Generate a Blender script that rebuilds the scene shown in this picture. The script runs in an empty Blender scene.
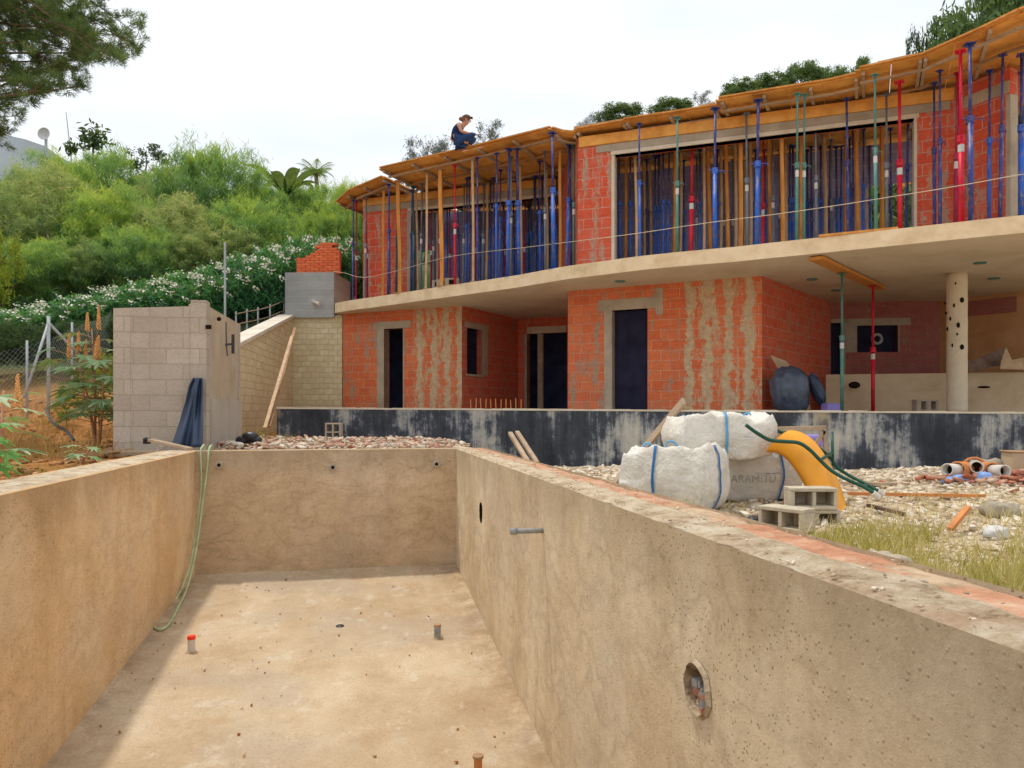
import bpy, bmesh, math, random
import numpy as np
from mathutils import Vector, Matrix, noise as mnoise
from mathutils.geometry import tessellate_polygon
random.seed(7); rng = np.random.default_rng(11)
R = math.radians
SC = bpy.context.scene
COL = SC.collection
FL, CX, HY = 750.0, 512.0, 411.0          # camera: focal length in px, principal column, horizon row

def P(px, py, Y): return Vector(((px-CX)/FL*Y, Y, (HY-py)/FL*Y))
def Pz(px, py, z): return P(px, py, FL*z/(HY-py))

# ------------------------------------------------------------------ materials
class Mt:
    def __init__(s, name, rough=.9, spec=.15):
        s.m = bpy.data.materials.new(name); s.m.use_nodes = True
        s.nt = s.m.node_tree; s.b = s.nt.nodes['Principled BSDF']
        s.b.inputs['Roughness'].default_value = rough
        s.b.inputs['Specular IOR Level'].default_value = spec
    def put(s, sock, v):
        if hasattr(v, 'is_output'): s.nt.links.new(v, sock)
        elif isinstance(v, (tuple, list)) and len(v) == 3 and sock.type == 'RGBA': sock.default_value = (*v, 1)
        else: sock.default_value = v
    def n(s, t): return s.nt.nodes.new(t)
    def co(s, kind='UV', scale=(1,1,1), loc=(0,0,0), warp=0, wscale=2):
        c = s.n('ShaderNodeTexCoord').outputs[kind]
        if warp:
            nz = s.n('ShaderNodeTexNoise'); s.put(nz.inputs['Vector'], c); nz.inputs['Scale'].default_value = wscale
            nz.inputs['Detail'].default_value = 3
            a = s.n('ShaderNodeVectorMath'); a.operation = 'SUBTRACT'; s.put(a.inputs[0], nz.outputs['Color']); a.inputs[1].default_value = (.5,.5,.5)
            b = s.n('ShaderNodeVectorMath'); b.operation = 'SCALE'; s.put(b.inputs[0], a.outputs[0]); b.inputs['Scale'].default_value = warp
            d = s.n('ShaderNodeVectorMath'); d.operation = 'ADD'; s.put(d.inputs[0], c); s.put(d.inputs[1], b.outputs[0]); c = d.outputs[0]
        mp = s.n('ShaderNodeMapping'); s.put(mp.inputs['Vector'], c)
        mp.inputs['Scale'].default_value = scale; mp.inputs['Location'].default_value = loc
        return mp.outputs[0]
    def noise(s, v, scale=1, detail=4, rough=.55):
        q = s.n('ShaderNodeTexNoise'); s.put(q.inputs['Vector'], v); q.inputs['Scale'].default_value = scale
        q.inputs['Detail'].default_value = detail; q.inputs['Roughness'].default_value = rough
        return q.outputs['Fac']
    def voro(s, v, scale=1, feat='F1', out='Distance'):
        q = s.n('ShaderNodeTexVoronoi'); q.feature = feat; s.put(q.inputs['Vector'], v); q.inputs['Scale'].default_value = scale
        return q.outputs[out]
    def brick(s, v, bw, bh, mortar, c1, c2, cm, off=.5, smooth=.1):
        q = s.n('ShaderNodeTexBrick'); s.put(q.inputs['Vector'], v); q.offset = off
        s.put(q.inputs['Color1'], c1); s.put(q.inputs['Color2'], c2); s.put(q.inputs['Mortar'], cm)
        q.inputs['Scale'].default_value = 1; q.inputs['Mortar Size'].default_value = mortar
        q.inputs['Mortar Smooth'].default_value = smooth
        q.inputs['Brick Width'].default_value = bw; q.inputs['Row Height'].default_value = bh
        return q.outputs['Color'], q.outputs['Fac']
    def ramp(s, f, st, interp='LINEAR'):
        q = s.n('ShaderNodeValToRGB'); s.put(q.inputs[0], f); e = q.color_ramp.elements; q.color_ramp.interpolation = interp
        while len(e) < len(st): e.new(.5)
        for i, (p, c) in enumerate(st):
            e[i].position = p; e[i].color = (c, c, c, 1) if isinstance(c, (int, float)) else (*c, 1)
        return q.outputs[0]
    def mix(s, f, a, b, mode='MIX'):
        q = s.n('ShaderNodeMix'); q.data_type = 'RGBA'; q.blend_type = mode
        s.put(q.inputs[0], f); s.put(q.inputs[6], a); s.put(q.inputs[7], b); return q.outputs[2]
    def math(s, op, a, b=0, clamp=False):
        q = s.n('ShaderNodeMath'); q.operation = op; q.use_clamp = clamp; s.put(q.inputs[0], a); s.put(q.inputs[1], b); return q.outputs[0]
    def bump(s, h, strength=.5, dist=.01):
        q = s.n('ShaderNodeBump'); s.put(q.inputs['Height'], h); q.inputs['Strength'].default_value = strength
        q.inputs['Distance'].default_value = dist; s.nt.links.new(q.outputs[0], s.b.inputs['Normal'])
    def col(s, c): s.put(s.b.inputs['Base Color'], c); return s
    def rnd(s): return s.n('ShaderNodeObjectInfo').outputs['Random']

M = {}
def simple(name, c, rough=.8, spec=.2, var=.25, scale=6, kind='Object', bump=.2, metal=0):
    t = Mt(name, rough, spec); v = t.co(kind)
    n1 = t.noise(v, scale, 5)
    d = tuple(x*(1-var) for x in c); l = tuple(min(1, x*(1+var)) for x in c)
    t.col(t.ramp(n1, [(.3, d), (.7, l)])); t.b.inputs['Metallic'].default_value = metal
    if bump: t.bump(t.noise(v, scale*6, 4), bump, .01)
    M[name] = t.m; return t.m

# pool render: cracked tan cement
def pool_mat(name, base, dark, light, vein=.8):
    t = Mt(name, .92, .1); v = t.co('UV')
    mul = lambda k, c0: tuple(min(1, x*k) for x in c0)
    big = t.noise(t.co('UV', (.8, .6, 1), warp=.4, wscale=1.5), 1.2, 7, .66)
    c = t.ramp(big, [(.32, dark), (.47, base), (.62, light)])
    grey = tuple(sum(base)/3*(.55+.45*x/base[0]*1.0) for x in base)
    c = t.mix(t.ramp(t.noise(t.co('UV', (.5,.7,1), (9,4,0)), 1.6, 5, .6), [(.48, 0), (.68, .35)]), c, grey)
    streak = t.noise(t.co('UV', (3.2, .22, 1)), 1.3, 6, .7)
    c = t.mix(t.ramp(streak, [(.52, 0), (.72, .5)]), c, dark)
    # hand floated patches: soft dark joints that come and go
    ed = t.voro(t.co('UV', (.8, 1.9, 1), warp=.7, wscale=2.6), 2.2, 'DISTANCE_TO_EDGE')
    vm = t.ramp(ed, [(0, .50*vein), (.03, .34*vein), (.10, .14*vein), (.24, 0)])
    gate = t.ramp(t.noise(v, 1.7, 5, .7), [(.34, .1), (.56, 1)])
    c = t.mix(t.math('MULTIPLY', vm, gate), c, mul(.62, dark))
    # trowel swirls, grit and pinholes
    c = t.mix(t.ramp(t.noise(t.co('UV', (3, 9, 1), warp=.5, wscale=2), 1.6, 7, .75), [(.35, .45), (.55, 0)]), c, mul(.72, base))
    c = t.mix(t.ramp(t.noise(v, 26, 8, .8), [(.40, .0), (.62, .28)]), c, mul(1.15, light))
    c = t.mix(t.ramp(t.noise(v, 60, 6, .85), [(.32, .45), (.43, 0)]), c, mul(.5, dark))
    spg = t.ramp(t.noise(v, .9, 5, .6), [(.44, .12), (.60, 1)])
    pit = t.ramp(t.voro(v, 42), [(.10, 1), (.24, 0)])
    c = t.mix(t.math('MULTIPLY', pit, t.math('MULTIPLY', spg, .7)), c, mul(.35, dark))
    sepz = t.n('ShaderNodeSeparateXYZ'); t.put(sepz.inputs[0], v)
    tp_ = t.math('MULTIPLY', t.math('ADD', t.math('MULTIPLY', t.math('ADD', sepz.outputs[1], .78), 3.2), t.math('MULTIPLY', t.math('SUBTRACT', t.noise(t.co('UV', (3, .8, 1)), 1.4, 5), .5), 2.2), True), .42)
    c = t.mix(tp_, c, mul(.6, dark))
    t.col(c)
    h = t.math('ADD', t.math('MULTIPLY', t.noise(v, 75, 8, .8), .8), t.math('ADD', t.noise(v, 6, 6, .7), t.math('MULTIPLY', pit, -.5)))
    t.bump(h, .8, .014); M[name] = t.m
pool_mat('pool_render', (.68,.535,.35), (.52,.385,.23), (.80,.68,.49), .95)
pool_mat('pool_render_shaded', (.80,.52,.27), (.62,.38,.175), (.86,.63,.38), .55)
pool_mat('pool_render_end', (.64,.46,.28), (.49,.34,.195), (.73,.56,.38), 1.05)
# pool floor
t = Mt('pool_floor', .93, .1); v = t.co('Object')
c = t.ramp(t.noise(t.co('Object', (1,.7,1), warp=.4, wscale=1), .9, 8, .68), [(.30,(.40,.28,.165)),(.46,(.51,.385,.245)),(.60,(.60,.48,.33)),(.75,(.66,.56,.42))])
c = t.mix(t.ramp(t.noise(v, 2.6, 8, .75), [(.48,0),(.68,.55)]), c, (.42,.28,.155))
c = t.mix(t.ramp(t.noise(t.co('Object',(1,1,1),(5,2,0)), .8, 6, .6), [(.52,0),(.64,.5)]), c, (.44,.37,.29))
c = t.mix(t.ramp(t.noise(t.co('Object',(1.6,1,1),(2,8,0),warp=.3), 3.4, 7, .7), [(.56,0),(.70,.6)]), c, (.70,.62,.50))
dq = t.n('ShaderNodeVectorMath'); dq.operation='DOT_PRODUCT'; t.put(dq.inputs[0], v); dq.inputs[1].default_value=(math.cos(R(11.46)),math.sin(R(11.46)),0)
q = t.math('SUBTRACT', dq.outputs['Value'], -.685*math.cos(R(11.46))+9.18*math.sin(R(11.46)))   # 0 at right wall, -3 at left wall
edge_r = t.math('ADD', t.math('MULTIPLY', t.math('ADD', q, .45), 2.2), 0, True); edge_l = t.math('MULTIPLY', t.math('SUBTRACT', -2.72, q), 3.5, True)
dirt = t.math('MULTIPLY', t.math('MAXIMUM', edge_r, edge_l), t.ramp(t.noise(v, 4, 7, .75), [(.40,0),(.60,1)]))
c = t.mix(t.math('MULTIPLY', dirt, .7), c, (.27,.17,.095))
c = t.mix(t.ramp(t.noise(v, 60, 7, .85), [(.36,.6),(.48,0)]), c, (.25,.165,.10))
c = t.mix(t.ramp(t.noise(v, 34, 6, .8), [(.60,0),(.70,.4)]), c, (.72,.64,.52))
t.col(c); t.bump(t.math('ADD', t.noise(v, 45, 8, .8), t.noise(v, 5, 6, .7)), .7, .010); M['pool_floor'] = t.m
# wall top mortar / orange strip
t = Mt('rim_mortar', .95, .1); v = t.co('Object')
c = t.ramp(t.noise(v, 8, 8, .78), [(.34,(.26,.17,.10)),(.45,(.54,.41,.27)),(.55,(.68,.56,.40)),(.68,(.80,.71,.55))])
c = t.mix(t.ramp(t.noise(v, 1.7, 5), [(.58,0),(.66,.4)]), c, (.46,.24,.14))
t.col(c); t.bump(t.noise(v, 22, 7, .75), 1, .03); M['rim_mortar'] = t.m
t = Mt('rim_clay', .95, .1); v = t.co('Object')
c = t.ramp(t.noise(v, 6, 8, .75), [(.34,(.34,.16,.09)),(.5,(.50,.25,.15)),(.66,(.58,.40,.28))])
c = t.mix(t.ramp(t.noise(v, 2.0, 7, .75), [(.50,0),(.58,.9)]), c, t.ramp(t.noise(v, 11, 6, .75), [(.3,(.26,.18,.11)),(.6,(.56,.43,.29))]))
t.col(c); t.bump(t.noise(v, 25, 6, .7), .7, .015); M['rim_clay'] = t.m

def brick_mat(name, c1, c2, mortar, bw=.40, bh=.215, smear=0.0, smear_col=(.36,.30,.22), tint=None):
    t = Mt(name, .9, .15); v = t.co('UV', warp=.03, wscale=3)
    bc, bf = t.brick(v, bw, bh, .010, c1, c2, mortar, smooth=.4)
    bc = t.mix(t.ramp(t.noise(t.co('UV'), 5, 5, .7), [(.3,.0),(.75,.5)]), bc, tuple(x*.6 for x in c1))
    ribs = t.noise(t.co('UV', (2, 60, 1)), 1, 2)
    bc = t.mix(t.ramp(ribs, [(.45,0),(.7,.28)]), bc, tuple(min(1,x*1.5) for x in c2))
    bc = t.mix(t.ramp(t.noise(t.co('UV'), 22, 7, .8), [(.36,.55),(.50,0)]), bc, tuple(x*.5 for x in c1))
    bc = t.mix(t.ramp(t.noise(t.co('UV',(1,1,1),(8,3,0)), .7, 6, .7), [(.45,0),(.68,.30)]), bc, tuple(.5*x+.5*y_ for x, y_ in zip(c1, smear_col)))
    bc = t.mix(t.ramp(t.noise(t.co('UV',(1,1,1),(3,1,0)), 1.6, 7, .75), [(.54,0),(.72,.55)]), bc, smear_col)
    lo = .58 - min(smear,.3)*.16
    sm = t.noise(t.co('UV', (5.2, .62, 1), warp=.22, wscale=7), 1.1, 7, .72)
    mk = t.ramp(sm, [(lo, 0), (lo+.05, .9)])
    if smear > .5:      # mortar squeezed out in vertical runs, one per brick joint
        sp3 = t.n('ShaderNodeSeparateXYZ'); t.put(sp3.inputs[0], t.co('UV', warp=.42, wscale=2.4))
        wv = t.math('ABSOLUTE', t.math('SINE', t.math('MULTIPLY', sp3.outputs[0], math.pi/.40)))
        wid = t.math('ADD', wv, t.math('MULTIPLY', t.math('SUBTRACT', t.noise(t.co('UV', (2.5,1.6,1), (4,4,0)), 3.4, 8, .8), .5), 2.6))
        mk = t.math('MAXIMUM', mk, t.ramp(wid, [(.74, 0), (.80, .95)]))
    bc = t.mix(mk, bc, t.ramp(t.noise(t.co('UV'), 9, 6, .7), [(.3, tuple(x*.72 for x in smear_col)), (.7, tuple(x*1.25 for x in smear_col))]))
    t.col(bc)
    t.bump(t.math('SUBTRACT', t.noise(t.co('UV'), 25, 6, .7), t.math('MULTIPLY', bf, .8)), .6, .012)
    M[name] = t.m
brick_mat('brick_front', (.72,.150,.055), (.80,.23,.095), (.70,.42,.28), smear=.22)
brick_mat('brick_smeared', (.70,.145,.055), (.78,.22,.09), (.62,.45,.33), smear=.72, smear_col=(.56,.44,.28))
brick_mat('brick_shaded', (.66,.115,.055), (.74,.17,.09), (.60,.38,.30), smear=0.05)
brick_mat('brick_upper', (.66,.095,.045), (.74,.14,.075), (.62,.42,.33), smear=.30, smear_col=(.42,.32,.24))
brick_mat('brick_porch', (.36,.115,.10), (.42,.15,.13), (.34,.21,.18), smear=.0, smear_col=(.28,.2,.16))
t = Mt('small_brick', .9, .1)
bc, bf = t.brick(t.co('UV'), .25, .075, .006, (.74,.15,.06), (.82,.22,.09), (.60,.17,.09))
t.col(bc); t.bump(t.math('SUBTRACT', 1, bf), .6, .01); M['small_brick'] = t.m
# concrete block courses
def block_mat(name, c1, c2, mortar, bw=.4, bh=.2):
    t = Mt(name, .93, .1); v = t.co('UV', warp=.02, wscale=2)
    bc, bf = t.brick(v, bw, bh, .008, c1, c2, mortar, smooth=.5)
    bc = t.mix(t.ramp(t.noise(t.co('UV'), 1.2, 6, .7), [(.35,0),(.75,.5)]), bc, tuple(x*.55 for x in c1))
    bc = t.mix(t.ramp(t.noise(t.co('UV'), 30, 5, .7), [(.35,.3),(.6,0)]), bc, tuple(x*.5 for x in c1))
    t.col(bc); t.bump(t.math('SUBTRACT', t.noise(t.co('UV'), 40, 6, .7), t.math('MULTIPLY', bf, .9)), .6, .01); M[name] = t.m
block_mat('block_wall', (.50,.43,.35), (.59,.52,.43), (.46,.39,.31))
block_mat('block_grey', (.38,.40,.40), (.46,.47,.46), (.58,.56,.51), 1.6, .2)
# stone
t = Mt('stone_wall', .93, .1); vv = t.co('UV', (1,1.1,1), warp=.09, wscale=3)
bc, bf = t.brick(vv, .25, .17, .010, (.68,.59,.38), (.80,.71,.49), (.62,.52,.31), smooth=.5)
bc = t.mix(t.ramp(t.noise(t.co('UV'), 7, 6, .7), [(.3,0),(.7,.45)]), bc, (.50,.39,.20))
t.col(bc); t.bump(t.math('SUBTRACT', t.noise(t.co('UV'), 12, 6, .7), t.math('MULTIPLY', bf, .8)), .7, .03); M['stone_wall'] = t.m
# concrete shades
def concrete(name, a, b, c_, stain=(.36,.19,.07), st=.45, sc=2.5):
    t = Mt(name, .9, .15); v = t.co('Object')
    c = t.ramp(t.noise(v, sc, 7, .65), [(.3,a),(.5,b),(.72,c_)])
    c = t.mix(t.ramp(t.noise(t.co('Object',(.6,.6,3)), 1.2, 5, .6), [(.55,0),(.75,st)]), c, stain)
    c = t.mix(t.ramp(t.noise(v, 40, 4, .7), [(.58,0),(.72,.35)]), c, tuple(x*.5 for x in a))
    t.col(c); t.bump(t.noise(v, 24, 7, .7), .5, .01); M[name] = t.m
concrete('slab_edge', (.64,.49,.30), (.80,.64,.42), (.88,.75,.54), (.58,.34,.14))
concrete('slab_soffit', (.56,.47,.34), (.66,.57,.43), (.72,.63,.49), (.42,.34,.24), .3, 1.2)
concrete('concrete', (.30,.26,.20), (.38,.33,.26), (.46,.41,.33))
concrete('jamb', (.34,.28,.21), (.44,.37,.28), (.52,.45,.35), (.3,.2,.12), .2)
concrete('jamb_light', (.52,.45,.35), (.62,.55,.44), (.7,.63,.5), (.4,.3,.2), .2)
concrete('tan_wall', (.46,.35,.22), (.56,.44,.29), (.62,.51,.36), (.28,.18,.1), .4, 1.6)
concrete('orange_tan', (.42,.22,.10), (.50,.28,.13), (.56,.36,.2), (.3,.14,.06), .4, 1.6)
concrete('render_patch', (.42,.37,.30), (.48,.43,.36), (.53,.48,.41), (.4,.33,.25), .2)
concrete('render_tan', (.44,.34,.23), (.50,.40,.29), (.56,.46,.34), (.3,.22,.15), .4)
concrete('coping', (.55,.5,.4), (.68,.62,.52), (.75,.7,.6), (.5,.4,.28), .2)
concrete('terrace', (.34,.27,.19), (.42,.34,.25), (.5,.42,.32))
# bitumen painted wall
t = Mt('bitumen', .75, .25)
big = t.noise(t.co('UV', (1.1, .9, 1), warp=.3, wscale=3), .9, 3, .5)
drip = t.noise(t.co('UV', (8, .8, 1)), 1.0, 5, .7)
fine = t.noise(t.co('UV', (3, 3, 1)), 3, 6, .75)
f = t.math('ADD', t.math('ADD', t.math('MULTIPLY', big, .62), t.math('MULTIPLY', drip, .36)), t.math('MULTIPLY', fine, .22))
c = t.ramp(f, [(.48,(.026,.030,.040)),(.592,(.055,.063,.080)),(.618,(.14,.155,.18)),(.662,(.34,.34,.32)),(.75,(.50,.47,.40))])
v3 = t.noise(t.co('UV', (.8,.5,1), (1,9,0)), .8, 5, .7)
c = t.mix(t.ramp(v3, [(.60,0),(.68,.8)]), c, (.42,.35,.24))
t.col(c); t.bump(t.noise(t.co('UV'), 20, 6, .7), .5, .01); M['bitumen'] = t.m
simple('navy', (.075,.085,.19), .9, .05, .35, 3)  # walls of the lower rooms: interior shade put into the colour
# interior brick partition, shade and blue haze of the rooms put into its colour
t = Mt('shade_blue_partition', .95, .05)
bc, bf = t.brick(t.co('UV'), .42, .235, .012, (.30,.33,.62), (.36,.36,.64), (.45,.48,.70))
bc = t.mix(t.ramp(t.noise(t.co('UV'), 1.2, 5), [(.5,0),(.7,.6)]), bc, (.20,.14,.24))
t.col(bc); M['shade_blue_partition'] = t.m
# shuttering ply and timber
def wood(name, a, b, c_, axis=(1,14,14), rough=.75, kind='Object'):
    t = Mt(name, rough, .2); v = t.co(kind, axis)
    g = t.noise(v, 1.6, 7, .65)
    c = t.ramp(g, [(.3,a),(.5,b),(.72,c_)])
    c = t.mix(t.ramp(t.noise(t.co(kind), 1.4, 5), [(.5,0),(.72,.5)]), c, tuple(x*.5 for x in a))
    c = t.mix(t.math('MULTIPLY', t.rnd(), .45), c, tuple(x*.62 for x in b))
    t.col(c); t.bump(g, .4, .008); M[name] = t.m
wood('ply_orange', (.62,.25,.06), (.84,.42,.10), (.92,.56,.18), (2,2,2))
wood('timber_brown', (.30,.17,.09), (.44,.27,.15), (.54,.37,.22), (3,3,3))
wood('timber_grey', (.36,.27,.19), (.50,.38,.27), (.60,.48,.35), (3,3,3))
wood('timber_orange', (.50,.19,.045), (.70,.31,.075), (.78,.45,.17), (8,8,1.2))
wood('timber_pale', (.40,.25,.13), (.62,.43,.26), (.72,.56,.38), (8,8,2))
wood('scrap_wood', (.34,.24,.15), (.46,.34,.23), (.56,.44,.31), (3,3,3))
# painted metal props
def paint(name, c, rust=.35, rc=(.30,.16,.08)):
    t = Mt(name, .5, .35); v = t.co('Object')
    a = t.ramp(t.noise(v, 3, 4), [(.3, tuple(x*.7 for x in c)), (.7, tuple(min(1,x*1.25) for x in c))])
    off = t.noise(t.co('Object', (14,14,2.4)), 1.6, 6, .7)
    a = t.mix(t.math('MULTIPLY', t.ramp(off, [(.55,0),(.62,1)]), rust*1.6), a, (.34,.34,.36))
    a = t.mix(t.ramp(t.noise(v, 9, 5, .7), [(.54,0),(.64,min(1,rust*1.8))]), a, rc)
    a = t.mix(t.math('MULTIPLY', t.rnd(), .35), a, tuple(x*.45 for x in c))
    t.col(a); M[name] = t.m
paint('prop_blue', (.03,.14,.62), .5); paint('prop_navy', (.045,.06,.25), .4); paint('prop_red', (.72,.012,.045), .1)
paint('prop_crimson', (.40,.015,.07), .2); paint('prop_green', (.08,.26,.22), .4); paint('prop_grey', (.17,.21,.26), .6)
paint('prop_teal', (.02,.11,.15), .3)
simple('label_white', (.62,.62,.60), .6, .3, .05)
simple('steel_dark', (.06,.06,.07), .6, .4, .3); simple('steel_grey', (.33,.36,.37), .5, .4, .2)
simple('galvanised', (.42,.47,.50), .5, .4, .15); simple('opening_shade_navy', (.026,.026,.052), .9, .05, .3, 3)
simple('rope', (.62,.55,.42), .9, .1, .2)
simple('black_plastic', (.012,.013,.018), .4, .5, .3); simple('tarp', (.035,.055,.10), .45, .4, .35, 3)
simple('rubbish_bag', (.055,.075,.12), .32, .5, .5, 5); simple('cardboard', (.42,.30,.19), .85, .1, .25, 4)
simple('lilac', (.30,.24,.62), .6, .3, .1); simple('blue_plastic', (.22,.36,.72), .4, .5, .2)
simple('strap_blue', (.03,.16,.42), .7, .2, .2); simple('strap_light', (.12,.36,.60), .7, .2, .2)
simple('slide_yellow', (.86,.36,.025), .45, .4, .12, 4); simple('rail_green', (.006,.075,.045), .4, .4, .2)
simple('clay_pipe', (.58,.22,.07), .7, .3, .25); simple('pipe_white', (.62,.58,.52), .6, .3, .15)
simple('pvc_grey', (.30,.31,.31), .5, .3, .25, 12); simple('cap_red', (.85,.05,.02), .5, .3, .1)
simple('hose_green', (.42,.52,.30), .6, .3, .2, 10); simple('hole_dark', (.02,.014,.010), .95, .05, .2)
simple('cement_block', (.52,.45,.34), .95, .1, .2, 9, bump=.8); simple('print_grey', (.46,.44,.41), .9, .1, .2, 20)
simple('bark', (.16,.11,.08), .95, .1, .4, 5, bump=1); simple('bark_grey', (.26,.21,.17), .95, .1, .35, 5, bump=1)
simple('skin', (.48,.26,.17), .6, .3, .12, 9); simple('tank_navy', (.018,.035,.10), .9, .1, .3, 9)
simple('jeans', (.030,.065,.17), .9, .1, .35, 9); simple('hair_brown', (.20,.10,.06), .8, .2, .3, 20)
simple('flower_spike', (.80,.42,.15), .8, .2, .3, 20); simple('petal_white', (.78,.78,.66), .7, .2, .1, 9)
simple('dish_white', (.55,.57,.58), .6, .3, .05); simple('mountain', (.28,.31,.33), 1, 0, .12, .01, bump=0)
# woven sack
t = Mt('sack', .8, .25); v = t.co('Object')
c = t.ramp(t.noise(v, 2.4, 5), [(.3,(.72,.67,.58)),(.6,(.82,.78,.70)),(.8,(.88,.85,.79))])
c = t.mix(t.ramp(t.noise(v, 4, 6, .7), [(.6,0),(.8,.35)]), c, (.42,.33,.22))
t.col(c)
wv = t.noise(t.co('Object', (4,4,13), warp=.5, wscale=5), 1.6, 7, .7)
t.bump(t.math('ADD', t.math('MULTIPLY', wv, 1.0), t.noise(v, 9, 5)), .9, .035); M['sack'] = t.m

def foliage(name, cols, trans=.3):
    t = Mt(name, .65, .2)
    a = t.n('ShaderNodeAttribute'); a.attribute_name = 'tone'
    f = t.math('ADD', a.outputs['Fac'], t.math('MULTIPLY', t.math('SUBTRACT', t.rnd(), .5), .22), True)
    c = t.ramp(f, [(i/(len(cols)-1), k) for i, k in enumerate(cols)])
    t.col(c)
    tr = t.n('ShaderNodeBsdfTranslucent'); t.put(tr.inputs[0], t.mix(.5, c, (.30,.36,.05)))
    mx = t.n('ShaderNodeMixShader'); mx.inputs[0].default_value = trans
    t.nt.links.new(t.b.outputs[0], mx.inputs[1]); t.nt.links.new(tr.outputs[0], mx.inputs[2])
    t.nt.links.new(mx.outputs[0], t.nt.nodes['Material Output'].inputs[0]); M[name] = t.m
foliage('leaf_pine', [(.08,.19,.12),(.19,.40,.14),(.42,.60,.09),(.72,.76,.14)], .45)  # pine and olive low tones: bluish haze put into the leaf colour
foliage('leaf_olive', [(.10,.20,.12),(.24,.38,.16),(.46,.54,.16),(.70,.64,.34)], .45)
foliage('leaf_dark', [(.012,.035,.028),(.03,.075,.04),(.055,.12,.05),(.10,.18,.06)])
foliage('leaf_oleander', [(.02,.10,.07),(.05,.20,.09),(.10,.32,.09),(.20,.44,.11)])
foliage('leaf_hill', [(.04,.09,.045),(.08,.15,.055),(.13,.22,.06),(.22,.30,.08)], .25)
foliage('leaf_grey', [(.10,.11,.11),(.15,.16,.15),(.20,.21,.18),(.26,.27,.22)], .15)
foliage('leaf_needle', [(.03,.08,.05),(.07,.15,.06),(.14,.23,.06),(.30,.26,.12)], .3)
foliage('leaf_yellow', [(.10,.18,.03),(.22,.30,.03),(.36,.42,.04),(.45,.48,.05)])
foliage('leaf_broad', [(.02,.12,.04),(.05,.22,.05),(.12,.34,.07),(.25,.42,.12)])
foliage('leaf_castor', [(.08,.20,.09),(.20,.36,.14),(.36,.50,.26),(.58,.64,.44)])
foliage('grass_green', [(.16,.17,.03),(.34,.32,.06),(.56,.46,.13),(.72,.58,.30)])
foliage('grass_dry', [(.24,.12,.04),(.38,.20,.07),(.50,.32,.12),(.58,.42,.18)])
foliage('rock_tones', [(.36,.26,.16),(.55,.43,.29),(.66,.55,.40),(.80,.71,.58)], 0)
foliage('red_rubble_tones', [(.36,.12,.07),(.52,.20,.12),(.56,.30,.20),(.58,.45,.33)], 0)
foliage('mixed_rubble_tones', [(.42,.16,.10),(.56,.34,.24),(.60,.48,.35),(.68,.60,.48)], 0)
foliage('soil_tones', [(.22,.10,.04),(.40,.17,.06),(.50,.24,.09),(.55,.38,.2)], 0)

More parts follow.
